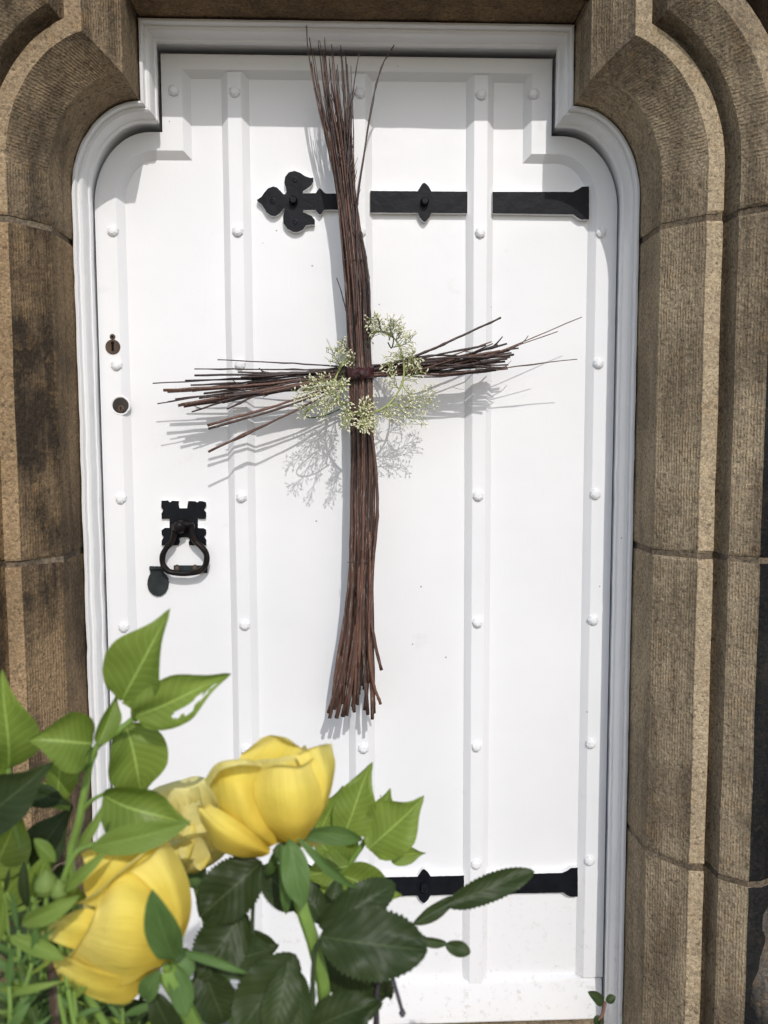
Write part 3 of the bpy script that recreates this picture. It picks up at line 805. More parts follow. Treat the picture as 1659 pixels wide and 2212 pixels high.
for dx in (-0.0085, 0.0085):
    fix_normals(mk('screw_head', *disc(Vector((k0.x+dx, 0, k0.z)), 0.0016, HR, HR+0.0028, 8), M_BRONZE, parent=esc))
# cylinder lock sunk in a rough hole
c = V(260, 876, HR)
vs = []; fs = []; n = 30
for rr, h in ((0.0176, HR-0.002), (0.0164, HR+0.0009), (0.0152, HR+0.0011), (0.0142, HR+0.0004), (0.0138, HR-0.001)):
    for k in range(n):
        a = 2*math.pi*k/n; wv = 1+0.05*noise.noise(Vector((math.cos(a)*2, math.sin(a)*2, rr*200)))
        vs.append(Vector((c.x+rr*wv*math.cos(a), -h, c.z+rr*wv*math.sin(a))))
for l in range(4):
    for k in range(n): fs.append((l*n+k, l*n+(k+1) % n, (l+1)*n+(k+1) % n, (l+1)*n+k))
lr = mk('lock_rim', vs, fs, M_WHITE, parent=door, auto=50); fix_normals(lr)
fix_normals(mk('lock_cylinder', *disc(c, 0.0140, HR-0.004, HR+0.0007), M_LOCK, parent=lr))
q = V(261.3, 882.5, HR)
fix_normals(mk('key_plug', *disc(q, 0.0060, HR, HR+0.0017, 16), M_BRONZE, parent=lr))
vs, fs = box(q.x-0.0008, q.x+0.0008, -HR-0.0021, -HR, q.z-0.0032, q.z+0.0030)
mk('keyway', vs, fs, M_HOLE, parent=lr, smooth=False)

# ------------------------------------------------------------------ the cross of willow twigs
cross = thing('willow_cross', V(765, 1540, 0.08), 'tall cross of bundled brown willow twigs hung on the white door', 'cross')
YS = [40, 110, 200, 300, 430, 520, 620, 760, 810, 900, 1000, 1150, 1250, 1350, 1450, 1550]
XL = [672, 678, 686, 706, 729, 738, 746, 753, 756, 758, 759, 758, 755, 742, 724, 700]
XR = [735, 745, 755, 762, 769, 783, 797, 801, 803, 806, 809, 809, 806, 806, 808, 816]
def lerp_tab(y, T):
    y = max(YS[0], min(YS[-1], y))
    for i in range(len(YS)-1):
        if y <= YS[i+1]:
            t = (y-YS[i])/(YS[i+1]-YS[i]); return T[i]+(T[i+1]-T[i])*t
    return T[-1]
rnd = random.Random(11)
def twig_mesh(pts, r0, r1, buds, side=None, rs=None):
    n = len(pts); rad = []
    for i in range(n):
        t = i/(n-1); r_ = r0+(r1-r0)*t**0.85
        rad.append(r_*(1+0.10*math.sin(i*2.9+r0*9e3)))
    parts = []
    if rs: 
        for b in range(buds):
            k = rs.randrange(2, n-1); rad[k] *= rs.uniform(1.15, 1.4) if r0 < 0.0026 else rs.uniform(1.05, 1.18)
    parts.append(tube(pts, rad, 6))
    if side:
        for (k, vec, L) in side:
            p = pts[k]; q = [p, p+vec*L*0.5, p+vec*L+Vector((0, 0, L*0.12))]
            parts.append(tube(q, [rad[k]*0.7, rad[k]*0.55, rad[k]*0.35], 4))
    return join(*parts)
NT = 120
for i in range(NT):
    thick = i < 26
    uu = -1+2*((i*0.618034) % 1.0)
    layer = rnd.uniform(-1, 1)
    if thick:
        layer = rnd.uniform(-0.2, 1)
    yb = rnd.choice((rnd.uniform(1515, 1554), rnd.uniform(1470, 1545))) if thick else rnd.uniform(1180, 1500)
    if i in (3, 9): yb = 1440
    rr_ = rnd.random(); yt = rnd.uniform(75, 140) if rr_ < 0.14 else rnd.uniform(115, 260) if rr_ < 0.66 else rnd.uniform(220, 460)
    if i == 5: yt = 42
    ph = rnd.uniform(0, 6.28); am = rnd.uniform(0.05, 0.22)
    un = max(-1, min(1, uu+rnd.uniform(-0.25, 0.25)))
    pts = []; N = 30
    for k in range(N):
        y = yb+(yt-yb)*k/(N-1)
        a, b = lerp_tab(y, XL), lerp_tab(y, XR)
        t = k/(N-1)
        u = uu*(1-t)+un*t+am*math.sin(ph+y*0.011)
        u = max(-1.06, min(1.06, u))
        rad_in = math.sqrt(max(0.05, 1-min(1, u*u)))
        flare = 1+0.55*max(0, (y-1300)/250)*0.2
        hh = 0.082+0.016*layer*rad_in*flare+0.002*math.sin(ph*2+y*0.02)
        x = (a+b)/2+u*(b-a)/2*0.94
        if y < 330: x += (330-y)*0.055*un+0.012*(330-y)*math.sin(ph+y*0.03)
        pts.append(V(x, y, hh))
    r0 = rnd.uniform(0.0026, 0.0040) if thick else rnd.uniform(0.0015, 0.0023)
    sd = []
    for _ in range(rnd.choice((0, 0, 1, 1, 2))):
        k = rnd.randrange(N*3//4, N-1); sd.append((k, Vector((rnd.uniform(-0.6, 0.6), rnd.uniform(-0.3, 0.1), 1)).normalized(), rnd.uniform(0.012, 0.035)))
    vs, fs, uv = twig_mesh(pts, r0, rnd.uniform(0.0004, 0.0009), 10, sd, rnd)
    mi = [0]*len(fs); mi[(N-1)*6] = 1
    mk('twig', vs, fs, [M_TWIG if (thick or rnd.random() < 0.25) else M_TWIG2, M_CUT], parent=cross, uv=uv, auto=0, mi=mi)
def ctwig(ctrl, r0, r1, m_=None, N=26, side=0, buds=6):
    pts = spline([V(*c) for c in ctrl], N)
    for k in range(1, N-1): pts[k] += Vector((noise.noise(pts[k]*40), 0, noise.noise(pts[k]*40+Vector((5, 5, 5)))))*0.0012
    sd = []
    for _ in range(side):
        k = rnd.randrange(N*2//3, N-1); d = (pts[k+1]-pts[k-1]).normalized()
        sd.append((k, (d+Vector((0, rnd.uniform(-0.3, 0.1), rnd.choice((-0.5, 0.6))))).normalized(), rnd.uniform(0.012, 0.03)))
    vs, fs, uv = twig_mesh(pts, r0, r1, buds, sd, rnd)
    mi = [0]*len(fs); mi[(N-1)*6] = 1
    return mk('twig', vs, fs, [m_ or M_TWIG2, M_CUT], parent=cross, uv=uv, auto=0, mi=mi)
# strays of the upright
ctwig([(768, 700, 0.1), (772, 560, 0.1), (770, 460, 0.1), (782, 360, 0.105), (803, 230, 0.1), (822, 150, 0.095), (851, 98, 0.09)], 0.0024, 0.0010)
ctwig([(748, 420, 0.1), (757, 260, 0.1), (762, 200, 0.1), (776, 112, 0.1)], 0.0016, 0.0008)
ctwig([(800, 930, 0.1), (808, 980, 0.1), (815, 1060, 0.1), (814, 1130, 0.1), (804, 1230, 0.1), (802, 1330, 0.1), (812, 1400, 0.095), (824, 1447, 0.092)], 0.0026, 0.0030, M_TWIG)
ctwig([(798, 1150, 0.098), (799, 1290, 0.1), (797, 1400, 0.1), (808, 1480, 0.098), (822, 1521, 0.095)], 0.0024, 0.0028, M_TWIG)
ctwig([(800, 700, 0.1), (797, 620, 0.105), (790, 560, 0.1), (780, 500, 0.1)], 0.0022, 0.0016)
ctwig([(755, 700, 0.1), (740, 640, 0.105), (727, 600, 0.11)], 0.0012, 0.0007)
# arms: left end, at the crossing, right end
ARMS = [  # lx, ly, yc, rx, ry, r_left, r_right
    (330, 828, 803, 1105, 762, 0.0014, 0.0022), (353, 843, 808, 1095, 792, 0.0034, 0.0016), (362, 846, 812, 1062, 738, 0.0036, 0.0014),
    (362, 868, 815, 1120, 752, 0.0016, 0.0020), (385, 876, 818, 1205, 716, 0.0032, 0.0011), (397, 878, 820, 1247, 776, 0.0036, 0.0011),
    (392, 874, 806, 1097, 797, 0.0034, 0.0018), (420, 811, 800, 1082, 768, 0.0026, 0.0026), (470, 777, 800, 1060, 770, 0.0012, 0.0028),
    (420, 797, 806, 1090, 764, 0.0013, 0.0030), (448, 919, 824, 1257, 685, 0.0032, 0.0011), (450, 926, 826, 1065, 742, 0.0030, 0.0012),
    (450, 976, 828, 1000, 770, 0.0030, 0.0014), (340, 872, 816, 1080, 780, 0.0013, 0.0030), (415, 845, 810, 1100, 757, 0.0022, 0.0030),
    (412, 832, 806, 1096, 774, 0.0020, 0.0034), (430, 860, 812, 1072, 800, 0.0026, 0.0018), (500, 840, 809, 1110, 766, 0.0022, 0.0030),
    (480, 870, 816, 1098, 788, 0.0028, 0.0020), (520, 815, 803, 1050, 745, 0.0020, 0.0024), (400, 822, 803, 1060, 790, 0.0020, 0.0026),
    (378, 862, 814, 1040, 776, 0.0018, 0.0026), (560, 850, 812, 1080, 758, 0.0030, 0.0026), (445, 838, 805, 1083, 795, 0.0026, 0.0030),
    (440, 850, 811, 1091, 781, 0.0026, 0.0028), (470, 858, 814, 1102, 771, 0.0026, 0.0024)]
for i, (lx, ly, yc, rx, ry, rl, rr) in enumerate(ARMS):
    hl = 0.080+0.012*math.sin(i*2.1); hr = 0.090+0.022*math.sin(i*1.7+1); hc = 0.068+0.006*math.sin(i*3.3)
    bow = 15*math.sin(i*1.3)
    yl2 = yc+(ly-yc)*0.42+bow*0.4; yr2 = yc+(ry-yc)*0.40+bow*0.75
    if ry < 730: yr2 = yc+(ry-yc)*0.30
    ctrl = [(lx, ly, hl), (lx+(778-lx)*0.55, yl2, (hl+hc)/2+0.004), (778, yc-8, hc), (778+(rx-778)*0.5, yr2-3, (hr+hc)/2+0.004), (rx, ry, hr)]
    ctwig(ctrl, rl*0.70, rr*0.66, M_TWIG if rl > 0.0028 else M_TWIG2, N=30, side=rnd.choice((0, 1, 1)) if rr < 0.0015 else 0)
for i in range(12):
    le = i % 2; y0 = 800+rnd.uniform(0, 22)
    if le: ctwig([(790, y0, 0.07), (640, y0+rnd.uniform(0, 30), 0.078), (rnd.uniform(400, 540), y0+rnd.uniform(-15, 85), rnd.uniform(0.075, 0.095))], 0.0022, rnd.uniform(0.0011, 0.0020), N=22, side=1)
    else: ctwig([(770, y0, 0.07), (920, y0-rnd.uniform(5, 35), 0.08), (rnd.uniform(1020, 1120), y0-rnd.uniform(5, 70), rnd.uniform(0.08, 0.105))], 0.0022, rnd.uniform(0.0009, 0.0018), N=22, side=1)
ctwig([(790, 805, 0.075), (900, 768, 0.085), (985, 731, 0.09), (1082, 686, 0.095)], 0.0026, 0.0016)
ctwig([(1100, 757, 0.094), (1125, 742, 0.095), (1141, 725, 0.097)], 0.0011, 0.0006)
# maroon strap round the crossing, binding wires
def band(ctrl, wdt, name, m_):
    pts = spline([V(*c) for c in ctrl], 24); vs = []; fs = []
    for i, p in enumerate(pts):
        for s_, o_ in ((-0.5, 0), (-0.3, 0.0012), (0.3, 0.0012), (0.5, 0)):
            vs.append(p+Vector((0, -o_, s_*wdt*(1+0.12*math.sin(i*1.3)))))
    for i in range(23):
        for k in range(3): fs.append((i*4+k, i*4+k+1, (i+1)*4+k+1, (i+1)*4+k))
    o = mk(name, vs, fs, m_, parent=cross); s = o.modifiers.new('thick', 'SOLIDIFY'); s.thickness = 0.001
    return o
loop_ = lambda y0, y1: [(749, y0, 0.072), (751, y0-1, 0.094), (760, (y0*2+y1)/3, 0.104), (778, (y0+y1)/2, 0.107), (796, (y0+2*y1)/3, 0.103), (805, y1, 0.093), (807, y1+1, 0.072)]
band(loop_(812, 801), 0.017, 'strap', M_BAND); band(loop_(799, 812), 0.010, 'strap', M_BAND)
vs = []; 
p = V(779, 806, 0.109)
kx = spline([V(768, 815, 0.106), V(774, 806, 0.111), V(783, 803, 0.112), V(792, 796, 0.107)], 10)
vs, fs, uv = tube(kx, [0.002, 0.005, 0.006, 0.005, 0.006, 0.006, 0.005, 0.004, 0.003, 0.002], 6); mk('knot', vs, fs, M_BAND, parent=cross, uv=uv)
for y, a, b in ((1214, 752, 803), (560, 742, 786)):
    pts = spline([V(a-2, y, 0.08), V(a+4, y+1, 0.098), V((a+b)/2, y+2, 0.102), V(b-4, y, 0.098), V(b+2, y-1, 0.08)], 18)
    if y > 1000: pts += spline([V(b+1, y-3, 0.098), V(b+4, y-10, 0.1), V(b, y-13, 0.102)], 8)
    vs, fs, uv = tube(pts, [0.0007]*len(pts), 5); mk('binding_wire', vs, fs, M_WIRE, parent=cross, uv=uv)

# ------------------------------------------------------------------ garland wreath of cream blossom
wreath = thing('blossom_wreath', V(790, 900, 0.11), 'small ring of green vine with tiny cream blossoms around the twig cross', 'wreath')
ringc = [(758, 762, 0.060), (738, 790, 0.075), (722, 830, 0.10), (732, 868, 0.115), (765, 893, 0.125), (800, 893, 0.125), (840, 872, 0.118), (868, 830, 0.112), (872, 780, 0.105), (855, 735, 0.10), (820, 716, 0.085), (780, 730, 0.062)]
rp = spline([V(*c) for c in ringc+[ringc[0]]], 90)
vs, fs, uv = tube(rp, [0.0018+0.0004*math.sin(i) for i in range(90)], 6); mk('vine', vs, fs, M_VINE, parent=wreath, uv=uv)
for ctrl in ([(838, 740, 0.1), (846, 752, 0.106), (850, 730, 0.112), (842, 708, 0.115), (840, 702, 0.115)], [(795, 700, 0.1), (806, 686, 0.105), (818, 690, 0.108), (822, 712, 0.11), (830, 720, 0.11)],
             [(700, 865, 0.11), (660, 890, 0.125), (668, 902, 0.13), (700, 898, 0.128), (735, 884, 0.12)], [(745, 760, 0.07), (768, 742, 0.085), (800, 742, 0.1)], [(742, 800, 0.08), (744, 815, 0.1), (750, 822, 0.11)]):
    pts = spline([V(*c) for c in ctrl], 20); vs, fs, uv = tube(pts, [0.0012]*20, 5); mk('tendril', vs, fs, M_VINED, parent=wreath, uv=uv)
rw = random.Random(5)
def blossom(p, d, r_):
    d = d.normalized(); s = d.cross(Vector((0.2, 1, 0.1))).normalized(); t = s.cross(d)
    vs = [p]+[p+d*r_*1.1+(s*math.cos(a)+t*math.sin(a))*r_*0.5 for a in (0, 1.57, 3.14, 4.71)]+[p+d*r_*2.3]
    fs = [(0, 2, 1), (0, 3, 2), (0, 4, 3), (0, 1, 4), (5, 1, 2), (5, 2, 3), (5, 3, 4), (5, 4, 1)]
    return vs, fs
def sprig(ctrl, nside, slen, dens=1.0):
    pts = spline([V(*c) for c in ctrl], 16)
    st_parts = [tube(pts, [0.0011-0.0006*i/15 for i in range(16)], 4)]; bl = []
    for k in range(nside):
        f = 0.12+0.88*k/(nside-1); i = min(14, int(f*15)); p = pts[i]; ax = (pts[i+1]-pts[max(0, i-1)]).normalized()
        side = Vector((ax.z, 0, -ax.x))*(1 if k % 2 else -1)
        d = (ax*0.85+side*0.75+Vector((0, rw.uniform(-0.55, 0.35), 0))).normalized()
        L = slen*(1-0.55*f)*rw.uniform(0.7, 1.25)
        q = [p, p+d*L*0.5+Vector((0, 0, 0.001)), p+d*L+ax*L*0.15]
        st_parts.append(tube(q, [0.0007, 0.0006, 0.0004], 3, False))
        nb = max(2, int(L/0.0037*dens))
        for j in range(nb):
            t = 0.3+0.7*(j+1)/nb; pp = q[0].lerp(q[2], t)
            dd = (d*0.6+Vector((rw.uniform(-1, 1), rw.uniform(-1, 0.6), rw.uniform(-1, 1)))*0.9)
            L2 = rw.uniform(0.002, 0.006)
            e = pp+dd.normalized()*L2
            st_parts.append(tube([pp, e], [0.00045, 0.0004], 3, False))
            bl.append(blossom(e, dd, rw.uniform(0.0018, 0.0034)))
    vs, fs, uv = join(*st_parts); o = mk('sprig', vs, fs, M_VINE, parent=wreath, uv=uv, auto=0)
    vs, fs, _ = join(*bl); mk('blossom', vs, fs, M_BLOSS, parent=o, smooth=False, kind='stuff')
SPR = [([(830, 720, 0.095), (815, 705, 0.105), (806, 690, 0.11)], 9, 0.022), ([(840, 735, 0.1), (848, 712, 0.11), (851, 693, 0.118)], 9, 0.022),
       ([(850, 750, 0.1), (872, 744, 0.112), (888, 736, 0.12)], 9, 0.020), ([(800, 735, 0.09), (812, 716, 0.1), (815, 698, 0.105)], 9, 0.02),
       ([(862, 770, 0.105), (880, 772, 0.115), (892, 768, 0.12)], 8, 0.018), ([(858, 765, 0.105), (845, 778, 0.115), (838, 790, 0.12)], 7, 0.018),
       ([(735, 790, 0.08), (726, 775, 0.09), (722, 762, 0.095), (738, 752, 0.1)], 9, 0.018), ([(730, 800, 0.085), (738, 780, 0.1), (742, 766, 0.105)], 8, 0.018),
       ([(728, 815, 0.09), (700, 832, 0.11), (672, 845, 0.135), (640, 852, 0.15)], 15, 0.024), ([(730, 845, 0.1), (700, 862, 0.12), (675, 880, 0.155), (655, 888, 0.165)], 13, 0.024),
       ([(728, 832, 0.095), (708, 826, 0.112), (685, 828, 0.12), (666, 832, 0.12)], 11, 0.02), ([(735, 860, 0.11), (718, 872, 0.13), (705, 884, 0.17), (700, 900, 0.185)], 10, 0.022),
       ([(740, 812, 0.095), (735, 832, 0.12), (738, 852, 0.13)], 10, 0.02), ([(760, 890, 0.122), (752, 904, 0.15), (742, 920, 0.17)], 9, 0.018),
       ([(780, 893, 0.125), (784, 906, 0.14), (786, 922, 0.15)], 10, 0.018), ([(800, 892, 0.124), (806, 906, 0.136), (804, 920, 0.142)], 9, 0.018),
       ([(770, 893, 0.125), (786, 882, 0.138), (800, 872, 0.14)], 9, 0.018), ([(815, 888, 0.122), (850, 895, 0.115), (885, 902, 0.11), (916, 908, 0.108)], 14, 0.02),
       ([(830, 880, 0.118), (870, 872, 0.11), (905, 858, 0.105), (937, 842, 0.10)], 15, 0.02), ([(842, 870, 0.115), (880, 880, 0.108), (915, 878, 0.1), (932, 866, 0.1)], 13, 0.018),
       ([(866, 825, 0.11), (885, 815, 0.105), (912, 800, 0.1)], 9, 0.018), ([(862, 840, 0.11), (850, 826, 0.12), (846, 806, 0.122)], 8, 0.016),
       ([(872, 800, 0.108), (888, 790, 0.112), (896, 776, 0.115)], 8, 0.016)]
for k in range(18):
    x_, y_, h_ = ringc[k % 12]; a_ = rw.uniform(0, 6.28); L_ = rw.uniform(16, 34)
    SPR.append(([(x_, y_, h_), (x_+L_*0.5*math.cos(a_), y_+L_*0.5*math.sin(a_), h_+0.008), (x_+L_*math.cos(a_), y_+L_*math.sin(a_)-4, h_+rw.uniform(0.005, 0.03))], 7, 0.016))
for c_, ns, sl_ in SPR: sprig(c_, ns+2, sl_)

# ------------------------------------------------------------------ bouquet helpers
TOCAM = Vector((0, -1, 0.42)).normalized()
VASE = Vector((-0.10, -1.00, 0.86))
def leaf_shape(kind, u):
    if kind == 'heart':
        k = max(0.0, min(1.0, (u-0.52)/0.42)); k = k*k*(3-2*k)
        return (u**0.45)*((1-u)**0.66)*(1.0-0.60*k)/0.468
    if kind == 'rose': return (u**0.62)*((1-u)**0.62)/0.43
    if kind == 'lance': return (u**0.75)*((1-u)**0.8)/0.345
    return (u**0.5)*((1-u)**0.5)/0.5
def leaf(B, T, width, m_, parent, kind='heart', roll=0.0, fold=0.35, bend=0.12, curl=0.0, wave=0.20, tipcurve=0.0, name='leaf', seed=0, nu=18, nw=9, holes=False):
    a = T-B; L = a.length; ax = a.normalized()
    tc = (EYE-B).normalized()
    n0 = (tc-ax*tc.dot(ax)).normalized()
    s0 = ax.cross(n0).normalized()
    n = (n0*math.cos(roll)+s0*math.sin(roll)).normalized(); s = ax.cross(n).normalized()
    roll *= 0.55
    rl = random.Random(int(seed*100)+len(parent.name)); tws = rl.uniform(-0.7, 0.7); bend += rl.uniform(-0.04, 0.12); tipcurve += rl.uniform(-0.05, 0.05); curl += rl.uniform(-0.05, 0.14)
    n = (n0*math.cos(roll)+s0*math.sin(roll)).normalized(); s = ax.cross(n).normalized()
    vs = []; uv = []; fs = []
    if kind == 'rose': nu = 40
    for i in range(nu+1):
        u = i/nu; hw = width*0.5*leaf_shape(kind, min(0.9995, max(0.0005, u)))
        if kind == 'rose' and 0 < i < nu: ser = 1+(0.045+0.07*abs(noise.noise(Vector((i*0.7, seed, 1)))))*(1 if i % 2 else -0.6)
        else: ser = 1.0
        ru = roll+tws*(u-0.45)
        n = (n0*math.cos(ru)+s0*math.sin(ru)).normalized(); s = ax.cross(n).normalized()
        mid = B+a*u - n*bend*L*((2*u-1)**2-1)*0.5*2*0.5 + s*tipcurve*L*(u*u) - n*curl*L*u*u*u
        for j in range(nw):
            q = -1+2*j/(nw-1); sr = ser if abs(q) > 0.99 else 1
            p = mid+s*hw*q*sr*math.cos(fold*abs(q)*0.8)+n*(fold*hw*abs(q)**1.3)
            p += n*wave*width*noise.noise(Vector((u*3.1+seed*1.7, q*1.3, seed*0.37)))*abs(q)**0.5
            p += n*0.008*width*math.sin(u*34-abs(q)*6)*abs(q)*(1-u)
            vs.append(p); uv.append((u, j/(nw-1)))
    for i in range(nu):
        for j in range(nw-1):
            if holes and ((i/nu-0.56)/0.24)**2+((j/(nw-1)-0.74)/0.10)**2 < 0.75+1.6*noise.noise(Vector((i*0.16, j*0.33, 2.2))): continue
            fs.append((i*nw+j, i*nw+j+1, (i+1)*nw+j+1, (i+1)*nw+j))
    return mk(name, vs, fs, m_, parent=parent, uv=uv, auto=0)
def lf_px(parent, b, t, wpx, m_, **kw):
    B = V(*b); T = V(*t); d = 1.48-(b[2]+t[2])/2
    return leaf(B, T, wpx*d/F, m_, parent, **kw)
def stem(parent, ctrl, r0, r1, m_, n=20, name='stem'):
    pts = spline([c if isinstance(c, Vector) else V(*c) for c in ctrl], n)
    vs, fs, uv = tube(pts, [r0+(r1-r0)*i/(n-1) for i in range(n)], 8)
    return mk(name, vs, fs, m_, parent=parent, uv=uv)
def into_vase(dx=0, dy=0, dz=-0.05): return VASE+Vector((dx, dy, dz))

def rose(base, axis, roll, Rr, H, rows, m_, name, label, group, seed=1, sepals=()):
    root = thing(name, base, label, 'rose', group)
    ax = axis.normalized(); tc = (EYE-base).normalized(); ux = (tc-ax*tc.dot(ax)).normalized(); uy = ax.cross(ux)*1.0
    ux, uy = ux*math.cos(roll)+uy*math.sin(roll), uy*math.cos(roll)-ux*math.sin(roll)
    rs = random.Random(seed)
    for (deg, W, rk, hk, top, curl, skew) in rows:
        phi = R(deg); rj = rk*Rr; hj = hk*H; sd = rs.uniform(0, 40)
        N = 18; Mq = 19; vs = []; uv = []; fs = []
        for i in range(N+1):
            t = i/N
            for j in range(Mq):
                q = -1+2*j/(Mq-1)
                wt = W*(0.30+0.70*math.sin(math.pi*min(1, 0.08+0.60*t))**0.8)
                te = t*(1-0.26*abs(q)**2.6)
                if te < 0.46: r_ = rj*math.sin(math.pi/2*te/0.46)**0.72
                else:
                    k = (te-0.46)/0.54; k = k*k*(3-2*k); r_ = rj*(1+(top-1)*k)
                r_ *= 1+skew*q+0.035*abs(q)**5
                z = hj*(0.02+0.98*te)
                lipe = max(0, (te-0.66)/0.34)
                cu = curl*(1+0.5*noise.noise(Vector((q*1.2, sd, 3))))
                r_ += cu*rj*lipe**2*(0.7+0.5*abs(q)); z -= cu*hj*0.55*lipe**2.4
                z += 0.05*hj*noise.noise(Vector((q*1.9, sd, 0)))*lipe*2
                r_ += 0.055*rj*noise.noise(Vector((q*1.6, t*2.0, sd)))*t+0.03*rj*noise.noise(Vector((q*4.5, t*1.5, sd+9)))*t*t
                a = phi+q*wt
                vs.append(base+ux*r_*math.cos(a)+uy*r_*math.sin(a)+ax*z); uv.append((j/(Mq-1), t))
        for i in range(N):
            for j in range(Mq-1): fs.append((i*Mq+j, i*Mq+j+1, (i+1)*Mq+j+1, (i+1)*Mq+j))
        o = mk('petal', vs, fs, m_, parent=root, uv=uv, auto=0)
    # hip under the flower
    vs, fs, uv = tube([base-ax*H*0.20, base-ax*H*0.15, base-ax*H*0.08, base-ax*H*0.02, base+ax*H*0.03], [Rr*0.11, Rr*0.19, Rr*0.24, Rr*0.25, Rr*0.16], 12)
    mk('hip', vs, fs, M_SEPAL, parent=root, uv=uv)
    return root

CORE = [(0, 1.5, 0.22, 0.88, 0.55, 0.0, 0.12), (120, 1.5, 0.24, 0.90, 0.6, 0.0, 0.12), (240, 1.5, 0.26, 0.86, 0.6, 0.0, 0.12),
        (40, 1.1, 0.44, 0.92, 0.7, 0.02, 0.08), (130, 1.1, 0.46, 0.98, 0.75, 0.02, 0.08), (220, 1.1, 0.46, 0.98, 0.75, 0.03, 0.08), (310, 1.1, 0.45, 0.90, 0.72, 0.02, 0.08)]
ROWS_2 = CORE+[(180, 0.95, 0.70, 1.10, 0.92, 0.05, 0.04), (110, 0.9, 0.70, 1.02, 0.9, 0.04, 0.05), (250, 0.9, 0.70, 1.00, 0.9, 0.06, 0.05), (20, 1.0, 0.70, 0.93, 0.82, 0.05, 0.05), (-45, 0.9, 0.72, 0.93, 0.9, 0.12, 0.04),
        (150, 0.8, 0.85, 1.03, 1.0, 0.08, 0.03)]
def patch(parent, rows, m_, seed, N=22, wr=0.0014, h0=1.05, sq=0.66):
    """a petal through a grid of points, base row first, lip row last"""
    grid = [spline([V(x, y, h0+(h-h0)*sq) for x, y, h in r], N) for r in rows]
    cols = [spline([grid[r][j] for r in range(len(rows))], N) for j in range(N)]
    vs = []; uv = []; fs = []
    for i in range(N):
        for j in range(N):
            p = cols[j][i]; t = i/(N-1); q = j/(N-1)
            d = (EYE-p).normalized()
            p = p+d*wr*(2.2*noise.noise(Vector((q*2.3, t*1.4, seed)))+0.8*noise.noise(Vector((q*9, t*1.6, seed+5)))*t)
            if i == N-1: p = p+(cols[j][i]-cols[j][i-1])*0.9*noise.noise(Vector((q*5.0, seed, 1)))
            vs.append(p); uv.append((q, t))
    for i in range(N-1):
        for j in range(N-1): fs.append((i*N+j, i*N+j+1, (i+1)*N+j+1, (i+1)*N+j))
    o = mk('petal', vs, fs, m_, parent=parent, uv=uv, auto=0)
    return o
# ---- right-hand upright rose
b2 = V(618, 1826, 1.02); tip2 = V(584, 1618, 1.004)
r2 = rose(b2, tip2-b2, 0.0, 0.0325, 0.0520, ROWS_2, M_PETAL, 'yellow_rose', 'full yellow rose held upright with long hanging green sepals', 'roses in the bouquet', 3)
P2 = [
 [[(640, 1740, 1.0), (585, 1740, 1.0), (520, 1740, 1.0)], [(656, 1660, 0.996), (585, 1650, 0.993), (508, 1668, 0.999)], [(650, 1618, 0.990), (610, 1598, 0.985), (520, 1632, 0.992)], [(636, 1606, 0.996), (580, 1588, 0.990), (528, 1624, 0.998)]],
 [[(560, 1720, 1.02), (600, 1720, 1.03), (650, 1720, 1.02)], [(548, 1668, 1.020), (600, 1664, 1.034), (655, 1655, 1.022)], [(556, 1640, 1.012), (604, 1638, 1.026), (656, 1626, 1.014)]],
 [[(600, 1822, 1.03), (590, 1826, 1.03), (578, 1832, 1.026), (566, 1836, 1.02)], [(580, 1775, 1.042), (545, 1785, 1.050), (510, 1780, 1.046), (482, 1760, 1.030)], [(556, 1715, 1.040), (520, 1705, 1.052), (486, 1702, 1.046), (466, 1722, 1.028)],
  [(566, 1664, 1.030), (525, 1660, 1.042), (480, 1662, 1.038), (450, 1696, 1.018)], [(566, 1648, 1.036), (526, 1640, 1.056), (470, 1648, 1.052), (442, 1684, 1.026)], [(566, 1656, 1.040), (530, 1652, 1.062), (480, 1662, 1.060), (448, 1702, 1.034)]],
 [[(640, 1818, 1.028), (655, 1815, 1.026), (664, 1806, 1.015)], [(660, 1770, 1.042), (692, 1755, 1.034), (706, 1738, 1.012)], [(664, 1690, 1.044), (704, 1680, 1.034), (724, 1660, 1.010)], [(640, 1634, 1.034), (684, 1619, 1.030), (720, 1626, 1.008)], [(652, 1626, 1.036), (690, 1610, 1.032), (716, 1607, 1.008)]],
 [[(612, 1818, 1.030), (628, 1822, 1.034), (645, 1820, 1.032), (660, 1812, 1.026)], [(574, 1778, 1.042), (610, 1780, 1.055), (655, 1775, 1.055), (692, 1752, 1.038)], [(549, 1715, 1.042), (600, 1712, 1.060), (655, 1708, 1.058), (700, 1700, 1.036)], [(562, 1666, 1.036), (600, 1657, 1.050), (645, 1660, 1.048), (676, 1646, 1.034)], [(566, 1662, 1.040), (600, 1652, 1.055), (648, 1654, 1.053), (680, 1636, 1.036)]],
 [[(585, 1834, 1.030), (578, 1844, 1.030), (560, 1850, 1.020)], [(535, 1790, 1.048), (520, 1820, 1.050), (515, 1848, 1.034)], [(490, 1758, 1.050), (470, 1790, 1.052), (470, 1834, 1.032)], [(452, 1738, 1.044), (434, 1752, 1.044), (440, 1785, 1.030)], [(444, 1742, 1.050), (426, 1742, 1.050), (432, 1772, 1.034)]],
 [[(585, 1842, 1.02), (570, 1850, 1.02), (560, 1852, 1.01)], [(530, 1830, 1.030), (515, 1846, 1.026), (520, 1854, 1.012)], [(478, 1800, 1.030), (466, 1830, 1.024), (482, 1842, 1.010)]]]
for i_, p_ in enumerate(P2): patch(r2, p_, M_PETAL, 3.1*i_, h0=1.03)
